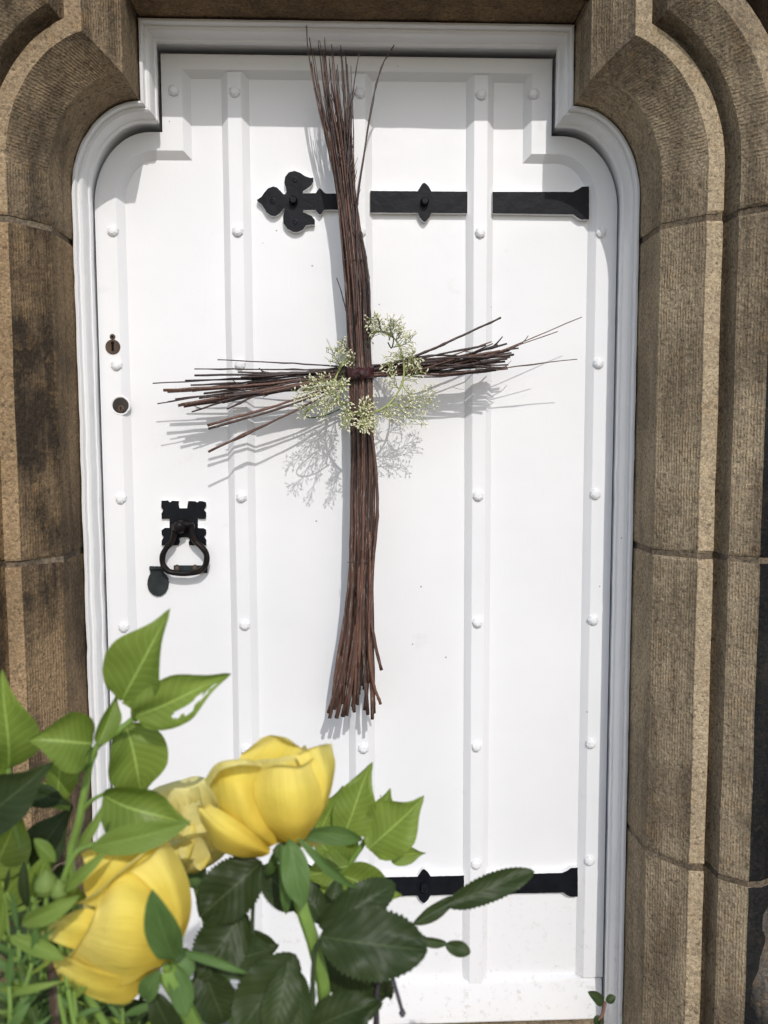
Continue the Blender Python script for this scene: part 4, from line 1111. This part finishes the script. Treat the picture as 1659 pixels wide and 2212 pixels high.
# drooping guard petals, left and behind right
def loose_petal(parent, b, t, wpx, m_, **kw): return lf_px(parent, b, t, wpx, m_, kind='oval', name='petal', **kw)
loose_petal(r2, (640, 1820, 1.0), (712, 1806, 0.995), 40, M_PETAL, fold=0.2, roll=-0.4, seed=4)
SP = dict(kind='lance', name='sepal')
lf_px(r2, (622, 1812, 1.045), (660, 1960, 1.055), 66, M_SEPAL, fold=0.25, bend=0.10, roll=0.1, seed=1, **SP)
lf_px(r2, (606, 1818, 1.035), (610, 1985, 1.04), 34, M_SEPAL, fold=0.5, bend=0.10, roll=-0.6, seed=2, tipcurve=-0.03, **SP)
lf_px(r2, (640, 1808, 1.035), (768, 1928, 1.03), 24, M_SEPAL, fold=0.4, bend=0.16, roll=0.4, seed=3, **SP)
lf_px(r2, (646, 1808, 1.015), (786, 1812, 1.02), 46, M_SEPAL, fold=0.3, bend=-0.28, roll=0.9, seed=4, **SP)
lf_px(r2, (600, 1830, 1.01), (575, 1900, 1.0), 24, M_SEPAL, fold=0.4, bend=0.1, roll=-0.4, seed=5, **SP)
stem(r2, [b2-(tip2-b2).normalized()*0.008, (634, 1890, 1.03), (655, 1970, 1.035), (678, 2040, 1.035), (700, 2150, 1.03), (690, 2300, 1.02), into_vase(0.02)], 0.0036, 0.0042, M_STEM)
# ---- front-left rose lying over
b1 = V(376, 2072, 1.07); tip1 = V(190, 1892, 1.052)
ROWS_1 = CORE+[(180, 0.95, 0.70, 1.08, 0.95, 0.04, 0.04), (100, 0.9, 0.72, 1.02, 0.95, 0.06, 0.05), (255, 0.9, 0.72, 1.00, 0.9, 0.06, 0.05)]
r1 = rose(b1, tip1-b1, 0.0, 0.0320, 0.0600, ROWS_1, M_PETAL, 'yellow_rose', 'deep yellow rose nodding sideways over pale green shoots', 'roses in the bouquet', 8)
P1 = [
 [[(340, 1960, 1.05), (300, 1970, 1.05), (250, 1980, 1.05)], [(366, 1870, 1.045), (280, 1880, 1.056), (205, 1920, 1.060)], [(362, 1806, 1.035), (270, 1812, 1.044), (180, 1856, 1.050)], [(352, 1800, 1.042), (262, 1800, 1.052), (174, 1844, 1.056)]],
 [[(340, 1980, 1.055), (300, 1990, 1.06), (250, 2000, 1.06)], [(330, 1880, 1.055), (262, 1890, 1.068), (190, 1940, 1.066)], [(318, 1815, 1.050), (240, 1842, 1.062), (176, 1900, 1.064)], [(300, 1812, 1.058), (222, 1846, 1.070), (166, 1912, 1.070)]],
 [[(392, 1990, 1.06), (380, 2000, 1.066), (372, 2020, 1.068), (372, 2040, 1.07)], [(386, 1900, 1.064), (345, 1905, 1.080), (320, 1940, 1.084), (300, 1990, 1.084)], [(358, 1812, 1.058), (300, 1868, 1.080), (250, 1908, 1.086), (230, 1965, 1.084)], [(346, 1812, 1.066), (276, 1868, 1.088), (216, 1920, 1.092), (176, 1952, 1.085)], [(332, 1830, 1.074), (262, 1884, 1.098), (204, 1934, 1.100), (155, 1955, 1.092)]],
 [[(388, 2050, 1.070), (384, 2048, 1.075), (378, 2050, 1.075)], [(413, 1970, 1.062), (390, 1985, 1.084), (350, 1990, 1.088)], [(404, 1890, 1.058), (375, 1905, 1.082), (325, 1920, 1.088)], [(360, 1810, 1.052), (345, 1838, 1.074), (285, 1884, 1.084)], [(352, 1803, 1.058), (332, 1842, 1.082), (270, 1886, 1.090)]],
 [[(270, 2010, 1.078), (255, 2040, 1.080), (240, 2070, 1.078)], [(200, 1965, 1.082), (185, 2005, 1.090), (165, 2052, 1.086)], [(160, 1968, 1.078), (122, 1994, 1.086), (120, 2036, 1.086)], [(144, 1978, 1.074), (86, 2007, 1.080), (104, 2030, 1.082)]],
 [[(360, 2082, 1.070), (345, 2092, 1.070), (330, 2098, 1.066)], [(275, 2108, 1.090), (260, 2140, 1.084), (282, 2162, 1.070)], [(190, 2088, 1.092), (185, 2130, 1.086), (222, 2164, 1.074)], [(140, 2066, 1.088), (108, 2090, 1.086), (160, 2134, 1.078)], [(122, 2070, 1.094), (94, 2078, 1.092), (136, 2122, 1.084)]],
 [[(350, 2092, 1.066), (340, 2100, 1.062), (330, 2104, 1.058)], [(280, 2140, 1.074), (272, 2156, 1.068), (284, 2164, 1.060)], [(230, 2140, 1.080), (224, 2164, 1.072), (250, 2170, 1.062)]],
 [[(372, 2040, 1.072), (378, 2056, 1.074), (376, 2070, 1.074), (366, 2082, 1.072)], [(338, 1946, 1.086), (345, 2000, 1.098), (338, 2055, 1.098), (322, 2096, 1.086)], [(300, 1902, 1.086), (300, 1980, 1.109), (290, 2060, 1.109), (276, 2126, 1.088)],
  [(252, 1890, 1.085), (246, 1975, 1.110), (230, 2050, 1.107), (216, 2116, 1.086)], [(218, 1944, 1.092), (207, 1986, 1.102), (184, 2030, 1.098), (152, 2070, 1.084)], [(210, 1952, 1.098), (196, 1992, 1.108), (172, 2036, 1.104), (146, 2074, 1.090)]]]
for i_, p_ in enumerate(P1): patch(r1, p_, M_PETAL, 2.7*i_+40, h0=1.075)
lf_px(r1, (374, 2072, 1.100), (333, 1935, 1.118), 78, M_SEPAL, fold=0.25, bend=0.14, roll=-0.25, seed=11, **SP)
lf_px(r1, (384, 2052, 1.075), (534, 2104, 1.07), 24, M_SEPAL, fold=0.5, bend=-0.20, roll=0.5, seed=12, **SP)
lf_px(r1, (372, 2080, 1.08), (404, 2196, 1.085), 56, M_SEPAL, fold=0.3, bend=0.1, roll=-0.3, seed=13, **SP)
lf_px(r1, (345, 2092, 1.085), (310, 2165, 1.08), 50, M_SEPAL, fold=0.3, bend=0.12, roll=0.4, seed=14, **SP)
lf_px(r1, (326, 2140, 1.075), (380, 2240, 1.07), 62, M_ROSELF, kind='lance', fold=0.3, seed=15, roll=0.4)
stem(r1, [b1+(b1-tip1).normalized()*0.006, (360, 2100, 1.082), (385, 2150, 1.08), (425, 2225, 1.07), (470, 2330, 1.05), into_vase(-0.01, -0.02)], 0.0040, 0.0044, M_STEM)
# ---- pale rose behind
b3 = V(420, 1880, 0.965); tip3 = V(398, 1722, 0.968)
r3 = rose(b3, tip3-b3, 0.0, 0.030, 0.054, CORE+[(a_+j_*37, 0.95, r_, 0.95, 0.95+0.2*j_, 0.12+0.15*j_, 0.04) for j_, r_ in ((0, 0.7), (1, 0.98)) for a_ in range(0, 360, 72)], M_PALE, 'yellow_rose', 'pale faded yellow rose half hidden behind the two fuller roses', 'roses in the bouquet', 14)
for (b, t, wp, ro, sd) in (((415, 1780, 0.99), (400, 1862, 1.0), 34, 0.3, 1), ((436, 1800, 0.985), (430, 1880, 0.995), 40, -0.3, 2), ((392, 1790, 0.99), (378, 1850, 1.0), 36, 0.5, 3), ((440, 1760, 0.98), (470, 1838, 0.99), 60, 0.2, 4)):
    loose_petal(r3, b, t, wp, M_PALE, fold=0.4, bend=0.1, roll=ro, seed=30+sd)
stem(r3, [b3, (440, 1960, 0.96), (480, 2100, 0.97), (520, 2300, 0.98), into_vase(0.0, 0.03)], 0.0032, 0.004, M_STEM)

# ---- dark rose foliage between and right of the roses
def spray(label, stem_ctrl, leaves, group='dark rose leaf sprays', r0=0.0022):
    root = thing('rose_leaf_spray', into_vase(0, 0, 0), label, 'leaves', group)
    stem(root, stem_ctrl, r0, r0*0.5, M_STEMD, 22)
    for i, (b, t, wp, ro, fo, be) in enumerate(leaves):
        lf_px(root, b, t, wp, M_ROSELF, kind='rose', roll=ro, fold=fo, bend=be, seed=i*3.3+len(label), curl=0.05)
    return root
spray('broad dark green rose leaves hanging between the two large roses', [into_vase(0.0, 0.0), (560, 2300, 1.03), (552, 2150, 1.03), (545, 2020, 1.02), (548, 1930, 1.02)],
      [((566, 1862, 1.022), (432, 1985, 1.035), 128, 0.15, 0.2, 0.08), ((530, 1968, 1.03), (424, 2112, 1.05), 122, -0.1, 0.22, 0.1), ((584, 2052, 1.03), (462, 2086, 1.05), 92, 0.3, 0.2, 0.1), ((440, 2080, 1.045), (480, 2216, 1.05), 100, 0.2, 0.25, 0.1)])
spray('dark rose leaves low under the upright rose', [into_vase(0.01, 0.01), (610, 2330, 1.02), (622, 2200, 1.02), (640, 2080, 1.02)],
      [((640, 2062, 1.035), (508, 2240, 1.06), 128, 0.15, 0.25, 0.12), ((620, 2075, 1.05), (590, 2250, 1.07), 86, -0.4, 0.3, 0.1), ((600, 2040, 1.0), (500, 2048, 0.99), 70, 0.1, 0.3, 0.1), ((648, 2100, 1.05), (650, 2240, 1.07), 60, 0.5, 0.3, 0.1)])
spray('big serrated dark rose leaf spreading in front of the lower hinge', [into_vase(0.02, 0.0), (690, 2330, 1.03), (676, 2180, 1.04), (680, 2060, 1.045), (700, 2022, 1.05)],
      [((690, 2022, 1.05), (922, 2066, 1.06), 150, -0.1, 0.12, 0.1), ((688, 2000, 1.03), (856, 1912, 1.02), 92, 0.25, 0.25, 0.08), ((690, 2040, 1.02), (842, 2160, 1.0), 120, 0.9, 0.3, 0.1), ((650, 1960, 0.99), (560, 1872, 0.985), 84, 0.1, 0.3, 0.1), ((656, 2230, 1.04), (806, 2158, 1.05), 96, 0.1, 0.2, 0.1), ((700, 1995, 1.01), (640, 1900, 1.0), 60, 0.3, 0.3, 0.1)])
tw = spray('twisted dark rose leaf reaching out across the white planks', [into_vase(0.02, 0.02), (760, 2330, 0.98), (800, 2150, 0.98), (860, 2030, 0.985), (905, 1990, 0.99), (980, 1948, 0.99)],
      [((892, 1996, 0.99), (988, 1944, 0.99), 34, 0.5, 0.3, 0.05), ((962, 1956, 0.99), (1156, 1880, 0.985), 62, 0.15, 0.35, -0.06), ((700, 1990, 0.98), (730, 1900, 0.97), 50, 0.4, 0.3, 0.1)], r0=0.0014)
spray('small dark rose leaf on a thin arching stalk over the rib', [into_vase(0.03, 0.02), (780, 2330, 0.99), (820, 2120, 1.0), (880, 2022, 1.0), (930, 2030, 1.0), (972, 2044, 1.0)],
      [((890, 2016, 1.0), (966, 2044, 1.0), 26, 0.9, 0.4, 0.1), ((962, 2040, 1.0), (1017, 2058, 1.0), 36, 0.2, 0.35, -0.1)], r0=0.0012)
spray('dark leaves deep in the bouquet behind the fresh shoots', [into_vase(-0.05, 0.03), (230, 2330, 0.97), (150, 2180, 0.97), (120, 2060, 0.97), (80, 1960, 0.97)],  # extra dark leaves put in to stand for the shaded interior
      [((150, 2190, 0.97), (20, 2110, 0.97), 110, 0.1, 0.2, 0.1), ((130, 2080, 0.97), (0, 2010, 0.97), 90, 0.1, 0.2, 0.1), ((160, 2200, 0.975), (250, 2090, 0.97), 90, 0.3, 0.2, 0.1), ((190, 2260, 0.98), (60, 2230, 0.98), 110, 0.2, 0.2, 0.1),
       ((120, 2050, 0.97), (190, 1950, 0.97), 80, 0.2, 0.2, 0.1), ((90, 1980, 0.97), (10, 1900, 0.97), 90, -0.2, 0.2, 0.1), ((110, 1990, 0.965), (130, 1870, 0.965), 80, 0.2, 0.2, 0.1), ((210, 2260, 0.98), (310, 2170, 0.98), 110, 0.2, 0.2, 0.1), ((300, 2260, 0.99), (420, 2190, 0.99), 100, 0.2, 0.2, 0.1)])
ds = thing('bare_stalk', into_vase(0.02, 0.01, 0), 'thin bare purplish stalk with a knobbed end poking below the big rose leaf', 'stalk')
stem(ds, [into_vase(0.03, 0.01), (790, 2360, 1.0), (815, 2120, 1.01), (836, 2085, 1.02), (856, 2140, 1.03), (869, 2186, 1.035)], 0.0016, 0.0011, M_STEMB)
kn = V(869, 2188, 1.035)
vs, fs, uv = tube([kn+Vector((0, 0, 0.002)), kn, kn-Vector((0, 0, 0.002))], [0.0012, 0.0021, 0.0012], 7); mk('knob', vs, fs, M_STEMB, parent=ds, uv=uv)
# buds and green stubs by the stem
# ---- lilac branches
def branch(label, ctrl, leaves, r0=0.0030, r1=0.0015, m_=M_LILAC, grp='leafy lilac branches', cat='branch', name='lilac_branch'):
    root = thing(name, into_vase(0, 0, 0), label, cat, grp)
    stem(root, ctrl, r0, r1, M_STEM, 30)
    for i, L in enumerate(leaves):
        b, t, wp, ro, fo, be = L[:6]; kw = L[6] if len(L) > 6 else {}
        lf_px(root, b, t, wp, kw.pop('m', m_), roll=ro, fold=fo, bend=be, seed=i*2.1+len(label), **kw)
    return root
hL = 1.02
branch('tall lilac branch with large fresh green pointed leaves, one torn, below the ring handle',
       [into_vase(-0.03, 0.0), (330, 2330, 1.02), (200, 2080, 1.02), (152, 1880, hL), (171, 1775, hL), (182, 1714, hL), (193, 1658, hL), (209, 1613, hL), (244, 1588, hL), (296, 1545, hL)],
       [((262, 1514, 1.02), (385, 1340, 1.03), 138, -0.5, 0.30, 0.06, dict(tipcurve=-0.12)), ((292, 1549, 1.025), (500, 1459, 1.035), 112, 0.2, 0.30, 0.06, dict(holes=True, nu=64, nw=31)),
        ((304, 1540, 1.015), (334, 1440, 1.0), 70, 0.8, 0.4, 0.05), ((200, 1606, 1.025), (64, 1594, 1.04), 150, 0.0, 0.75, 0.10), ((196, 1612, 1.01), (160, 1692, 1.02), 72, 0.9, 0.5, 0.1),
        ((212, 1610, 1.025), (258, 1496, 1.01), 50, 0.6, 0.6, 0.05), ((268, 1562, 1.005), (312, 1726, 1.0), 132, -0.3, 0.35, 0.18), ((224, 1716, 1.03), (412, 1782, 1.035), 140, 0.5, 0.65, 0.20),
        ((300, 1556, 1.02), (280, 1520, 1.03), 26, 0.2, 0.4, 0.0)])
stem(bpy.data.objects['lilac_branch'], [(178, 1752, hL), (200, 1728, 1.025), (230, 1712, 1.03)], 0.0013, 0.001, M_STEM, 8, 'petiole')
branch('lilac branch at the outer edge with one upright leaf before the dark stone',
       [into_vase(-0.05, 0.02), (260, 2330, 1.0), (110, 2080, 1.0), (60, 1880, 1.0), (22, 1740, 1.0), (18, 1660, 1.0)],
       [((17, 1668, 1.0), (17, 1446, 1.01), 128, 0.12, 0.3, 0.08), ((-60, 1790, 1.05), (118, 1650, 1.055), 116, -0.3, 0.25, 0.08, dict(m=M_ROSELF)), ((40, 1706, 1.01), (158, 1734, 1.02), 52, 0.3, 0.4, -0.1, dict(m=M_ROSELF)),
        ((150, 1752, 0.99), (40, 1700, 0.985), 60, 0.9, 0.3, 0.1), ((60, 1880, 0.985), (150, 1745, 0.98), 96, -0.3, 0.3, 0.1, dict(m=M_ROSELF)), ((-20, 1900, 1.0), (40, 1740, 1.0), 110, 0.3, 0.3, 0.1),
        ((70, 1935, 1.03), (106, 1842, 1.035), 70, 0.2, 0.35, 0.1), ((30, 1960, 0.99), (-40, 1800, 1.0), 100, -0.4, 0.3, 0.1), ((120, 1740, 1.0), (128, 1600, 0.99), 70, 0.7, 0.3, 0.1)])
branch('lilac branch with bright pointed leaves beside the upright rose and above the lower hinge',
       [into_vase(0.03, 0.03), (720, 2330, 0.94), (752, 2120, 0.94), (748, 1980, 0.94), (752, 1880, 0.94), (780, 1830, 0.94), (800, 1800, 0.94)],
       [((742, 1806, 0.95), (803, 1655, 0.95), 96, 0.25, 0.3, 0.06), ((822, 1800, 0.935), (838, 1702, 0.93), 66, -0.3, 0.3, 0.06), ((796, 1834, 0.955), (918, 1728, 0.96), 122, -0.15, 0.25, 0.05),
        ((842, 1852, 0.95), (922, 1845, 0.95), 44, 0.9, 0.4, -0.15), ((690, 1800, 0.945), (734, 1693, 0.94), 66, 0.4, 0.3, 0.06), ((742, 1892, 0.96), (866, 1940, 0.97), 96, 0.2, 0.45, 0.12),
        ((750, 1880, 0.935), (664, 1800, 0.94), 70, 0.2, 0.3, 0.08), ((752, 1860, 0.93), (700, 1760, 0.93), 80, 0.1, 0.3, 0.08), ((760, 1870, 0.94), (650, 1900, 0.95), 76, 0.5, 0.3, 0.08), ((745, 1960, 0.94), (690, 1880, 0.94), 70, 0.1, 0.3, 0.08)])
# ---- lance leaves crossing the front rose
branch('narrow green leaves arching above the nodding rose', [into_vase(-0.02, -0.01), (290, 2330, 1.06), (160, 2090, 1.07), (132, 1940, 1.07), (160, 1848, 1.07), (204, 1822, 1.072)],
       [((196, 1832, 1.072), (414, 1781, 1.075), 66, 0.2, 0.35, 0.10, dict(kind='lance')), ((166, 1842, 1.07), (226, 1745, 1.07), 24, 0.2, 0.4, 0.05, dict(kind='lance')), ((138, 1925, 1.085), (226, 1843, 1.09), 28, 0.1, 0.4, 0.05, dict(kind='lance')),
        ((120, 1862, 1.06), (70, 1815, 1.06), 34, 0.2, 0.3, 0.05, dict(kind='lance')), ((46, 1998, 1.10), (160, 1940, 1.105), 46, 0.2, 0.4, 0.14, dict(kind='lance')), ((20, 2022, 1.10), (138, 2070, 1.11), 38, 0.2, 0.35, -0.14, dict(kind='lance')),
        ((130, 1900, 1.07), (180, 1960, 1.06), 40, 0.3, 0.3, 0.1, dict(kind='lance'))], 0.0024, 0.0012, M_SHOOT, 'leafy lilac branches')
# ---- crowd of small fresh shoots low on the left
rg = random.Random(21)
def shoot(bx, by, tx, ty, h, nl, lab, i):
    root = thing('green_shoot', into_vase(0, 0, 0), lab, 'shoot', 'small fresh shoots in the bouquet')
    ctrl = [into_vase(-0.04+0.004*i, 0.02*math.sin(i)), (bx+(300-bx)*0.5, 2420, h), (bx, by, h), ((bx+tx)/2+rg.uniform(-12, 12), (by+ty)/2, h+0.004), (tx, ty, h)]
    pts = spline([c if isinstance(c, Vector) else V(*c) for c in ctrl], 40)
    vs, fs, uv = tube(pts, [0.0017-0.0009*k/39 for k in range(40)], 6); mk('stem', vs, fs, M_STEM, parent=root, uv=uv)
    for k in range(nl):
        t = 0.42+0.58*k/(nl-1); x = bx+(tx-bx)*max(0, (t-0.5)/0.5); p = pts[min(39, int(t*39))]
        sd = -1 if k % 2 else 1
        d = Vector((sd*rg.uniform(0.4, 1.0), rg.uniform(-0.4, 0.3), rg.uniform(0.15, 0.9))).normalized()
        if k == nl-1: d = Vector((rg.uniform(-0.3, 0.3), 0, 1))
        L = rg.uniform(0.010, 0.026)
        leaf(p, p+d*L, L*rg.uniform(0.10, 0.26), rg.choice((M_SHOOT, M_LILAC, M_SEPAL, M_SEPAL, M_ROSELF)), root, kind='lance', roll=rg.uniform(-0.7, 0.7), fold=rg.uniform(0.2, 0.5), bend=rg.uniform(-0.1, 0.25), seed=k+i*7, nu=8, nw=5)
    return root
SH = [(95, 2260, 60, 1960, 1.06), (30, 2240, 10, 1930, 1.05), (70, 2200, 40, 2010, 1.09), (200, 2280, 215, 2150, 1.03), (150, 2240, 135, 1990, 1.03), (40, 2260, 70, 2080, 1.10), (-10, 2230, -5, 2040, 1.08), (140, 2280, 160, 2140, 1.08),
      (90, 2240, 95, 2080, 1.03), (240, 2290, 265, 2180, 1.04), (180, 2270, 180, 2120, 1.0), (10, 2280, 20, 2130, 1.11), (290, 2290, 300, 2190, 1.02), (60, 2290, 100, 2150, 1.0)]
for i, (bx, by, tx, ty, h) in enumerate(SH):
    shoot(bx, by, tx, ty, h, 10, 'small pale green shoot with narrow leaves, low in the bouquet around the brown stick', i)
sk = thing('brown_stick', into_vase(-0.03, 0, 0), 'bare brown woody stick rising among the green shoots', 'stick')
stem(sk, [into_vase(-0.03, -0.01), (128, 2320, 1.085), (120, 2212, 1.085), (114, 2110, 1.082), (106, 2050, 1.08)], 0.0026, 0.0021, M_STICK)
for j, (x, y, h, rr) in enumerate(((100, 1908, 1.08, 0.0058), (128, 1922, 1.08, 0.0046), (8, 2165, 1.1, 0.0060))):
    bd = thing('green_bud', into_vase(-0.04, 0.01*j, 0), 'pale yellow-green round bud on a thin stalk among the narrow-leaved shoots', 'bud', 'round buds in the bouquet')
    c = V(x, y, h)
    vs, fs, uv = tube([c+Vector((0, 0, rr*f)) for f in (-1, -0.8, -0.3, 0.3, 0.8, 1.15)], [rr*0.25, rr*0.75, rr, rr*0.92, rr*0.5, rr*0.08], 10)
    mk('bud', vs, fs, M_SHOOT, parent=bd, uv=uv)
    stem(bd, [into_vase(-0.04, 0.01*j), (x+(330-x)*0.4, 2380, h), (x+6, y+140, h), (x, y+14, h)], 0.0014, 0.001, M_STEM)
# ---- thin sprig in front of the door foot
sp0 = V(1262, 2900, 0.72); sp0.z = 0.02
sp = thing('thin_sprig', sp0, 'tiny sprig of small leaves on a thin reddish stem before the door foot', 'sprig')
stem(sp, [sp0, V(1262, 2900, 0.72), (1280, 2420, 0.72), (1290, 2230, 0.72), (1302, 2190, 0.72), (1307, 2165, 0.72)], 0.0022, 0.0016, plain('reddish_stem', (0.19, 0.10, 0.07), 0.5))
for b, t, wp, ro in (((1304, 2168, 0.72), (1270, 2143, 0.725), 26, 0.2), ((1308, 2162, 0.72), (1330, 2154, 0.72), 20, 0.1), ((1290, 2226, 0.72), (1262, 2250, 0.72), 34, 0.2), ((1300, 2196, 0.72), (1283, 2212, 0.72), 20, 0.2)):
    lf_px(sp, b, t, wp, M_ROSELF, kind='lance', roll=ro, fold=0.3, seed=wp)

# ------------------------------------------------------------------ what the flowers stand in, just below the view
vz = thing('flower_bucket', (VASE.x, VASE.y, 0.62), 'galvanised bucket holding the rose and lilac bouquet', 'bucket')
vs = []; fs = []; n = 28
for rr, z in ((0.062, 0.622), (0.083, 0.86), (0.087, 0.862), (0.087, 0.868), (0.080, 0.868), (0.059, 0.627)):
    for k in range(n):
        a = 2*math.pi*k/n; vs.append(Vector((VASE.x+rr*math.cos(a), VASE.y+rr*math.sin(a), z)))
for l in range(5):
    for k in range(n): fs.append((l*n+k, l*n+(k+1) % n, (l+1)*n+(k+1) % n, (l+1)*n+k))
fs += [tuple(range(n))[::-1], tuple(range(5*n, 6*n))]
fix_normals(mk('bucket_wall', vs, fs, M_BUCKET, parent=vz, auto=40))
tb = thing('plant_stand', (VASE.x, VASE.y, 0.028), 'plain oak stand carrying the flower bucket', 'stand')
vs, fs = box(VASE.x-0.13, VASE.x+0.13, VASE.y-0.13, VASE.y+0.13, 0.595, 0.620); bevel(mk('top', vs, fs, M_OAK, parent=tb, smooth=False), 0.004)
for sx in (-1, 1):
    for sy in (-1, 1):
        vs, fs = box(VASE.x+sx*0.105-0.015, VASE.x+sx*0.105+0.015, VASE.y+sy*0.105-0.015, VASE.y+sy*0.105+0.015, 0.026, 0.594); mk('leg', vs, fs, M_OAK, parent=tb, smooth=False)
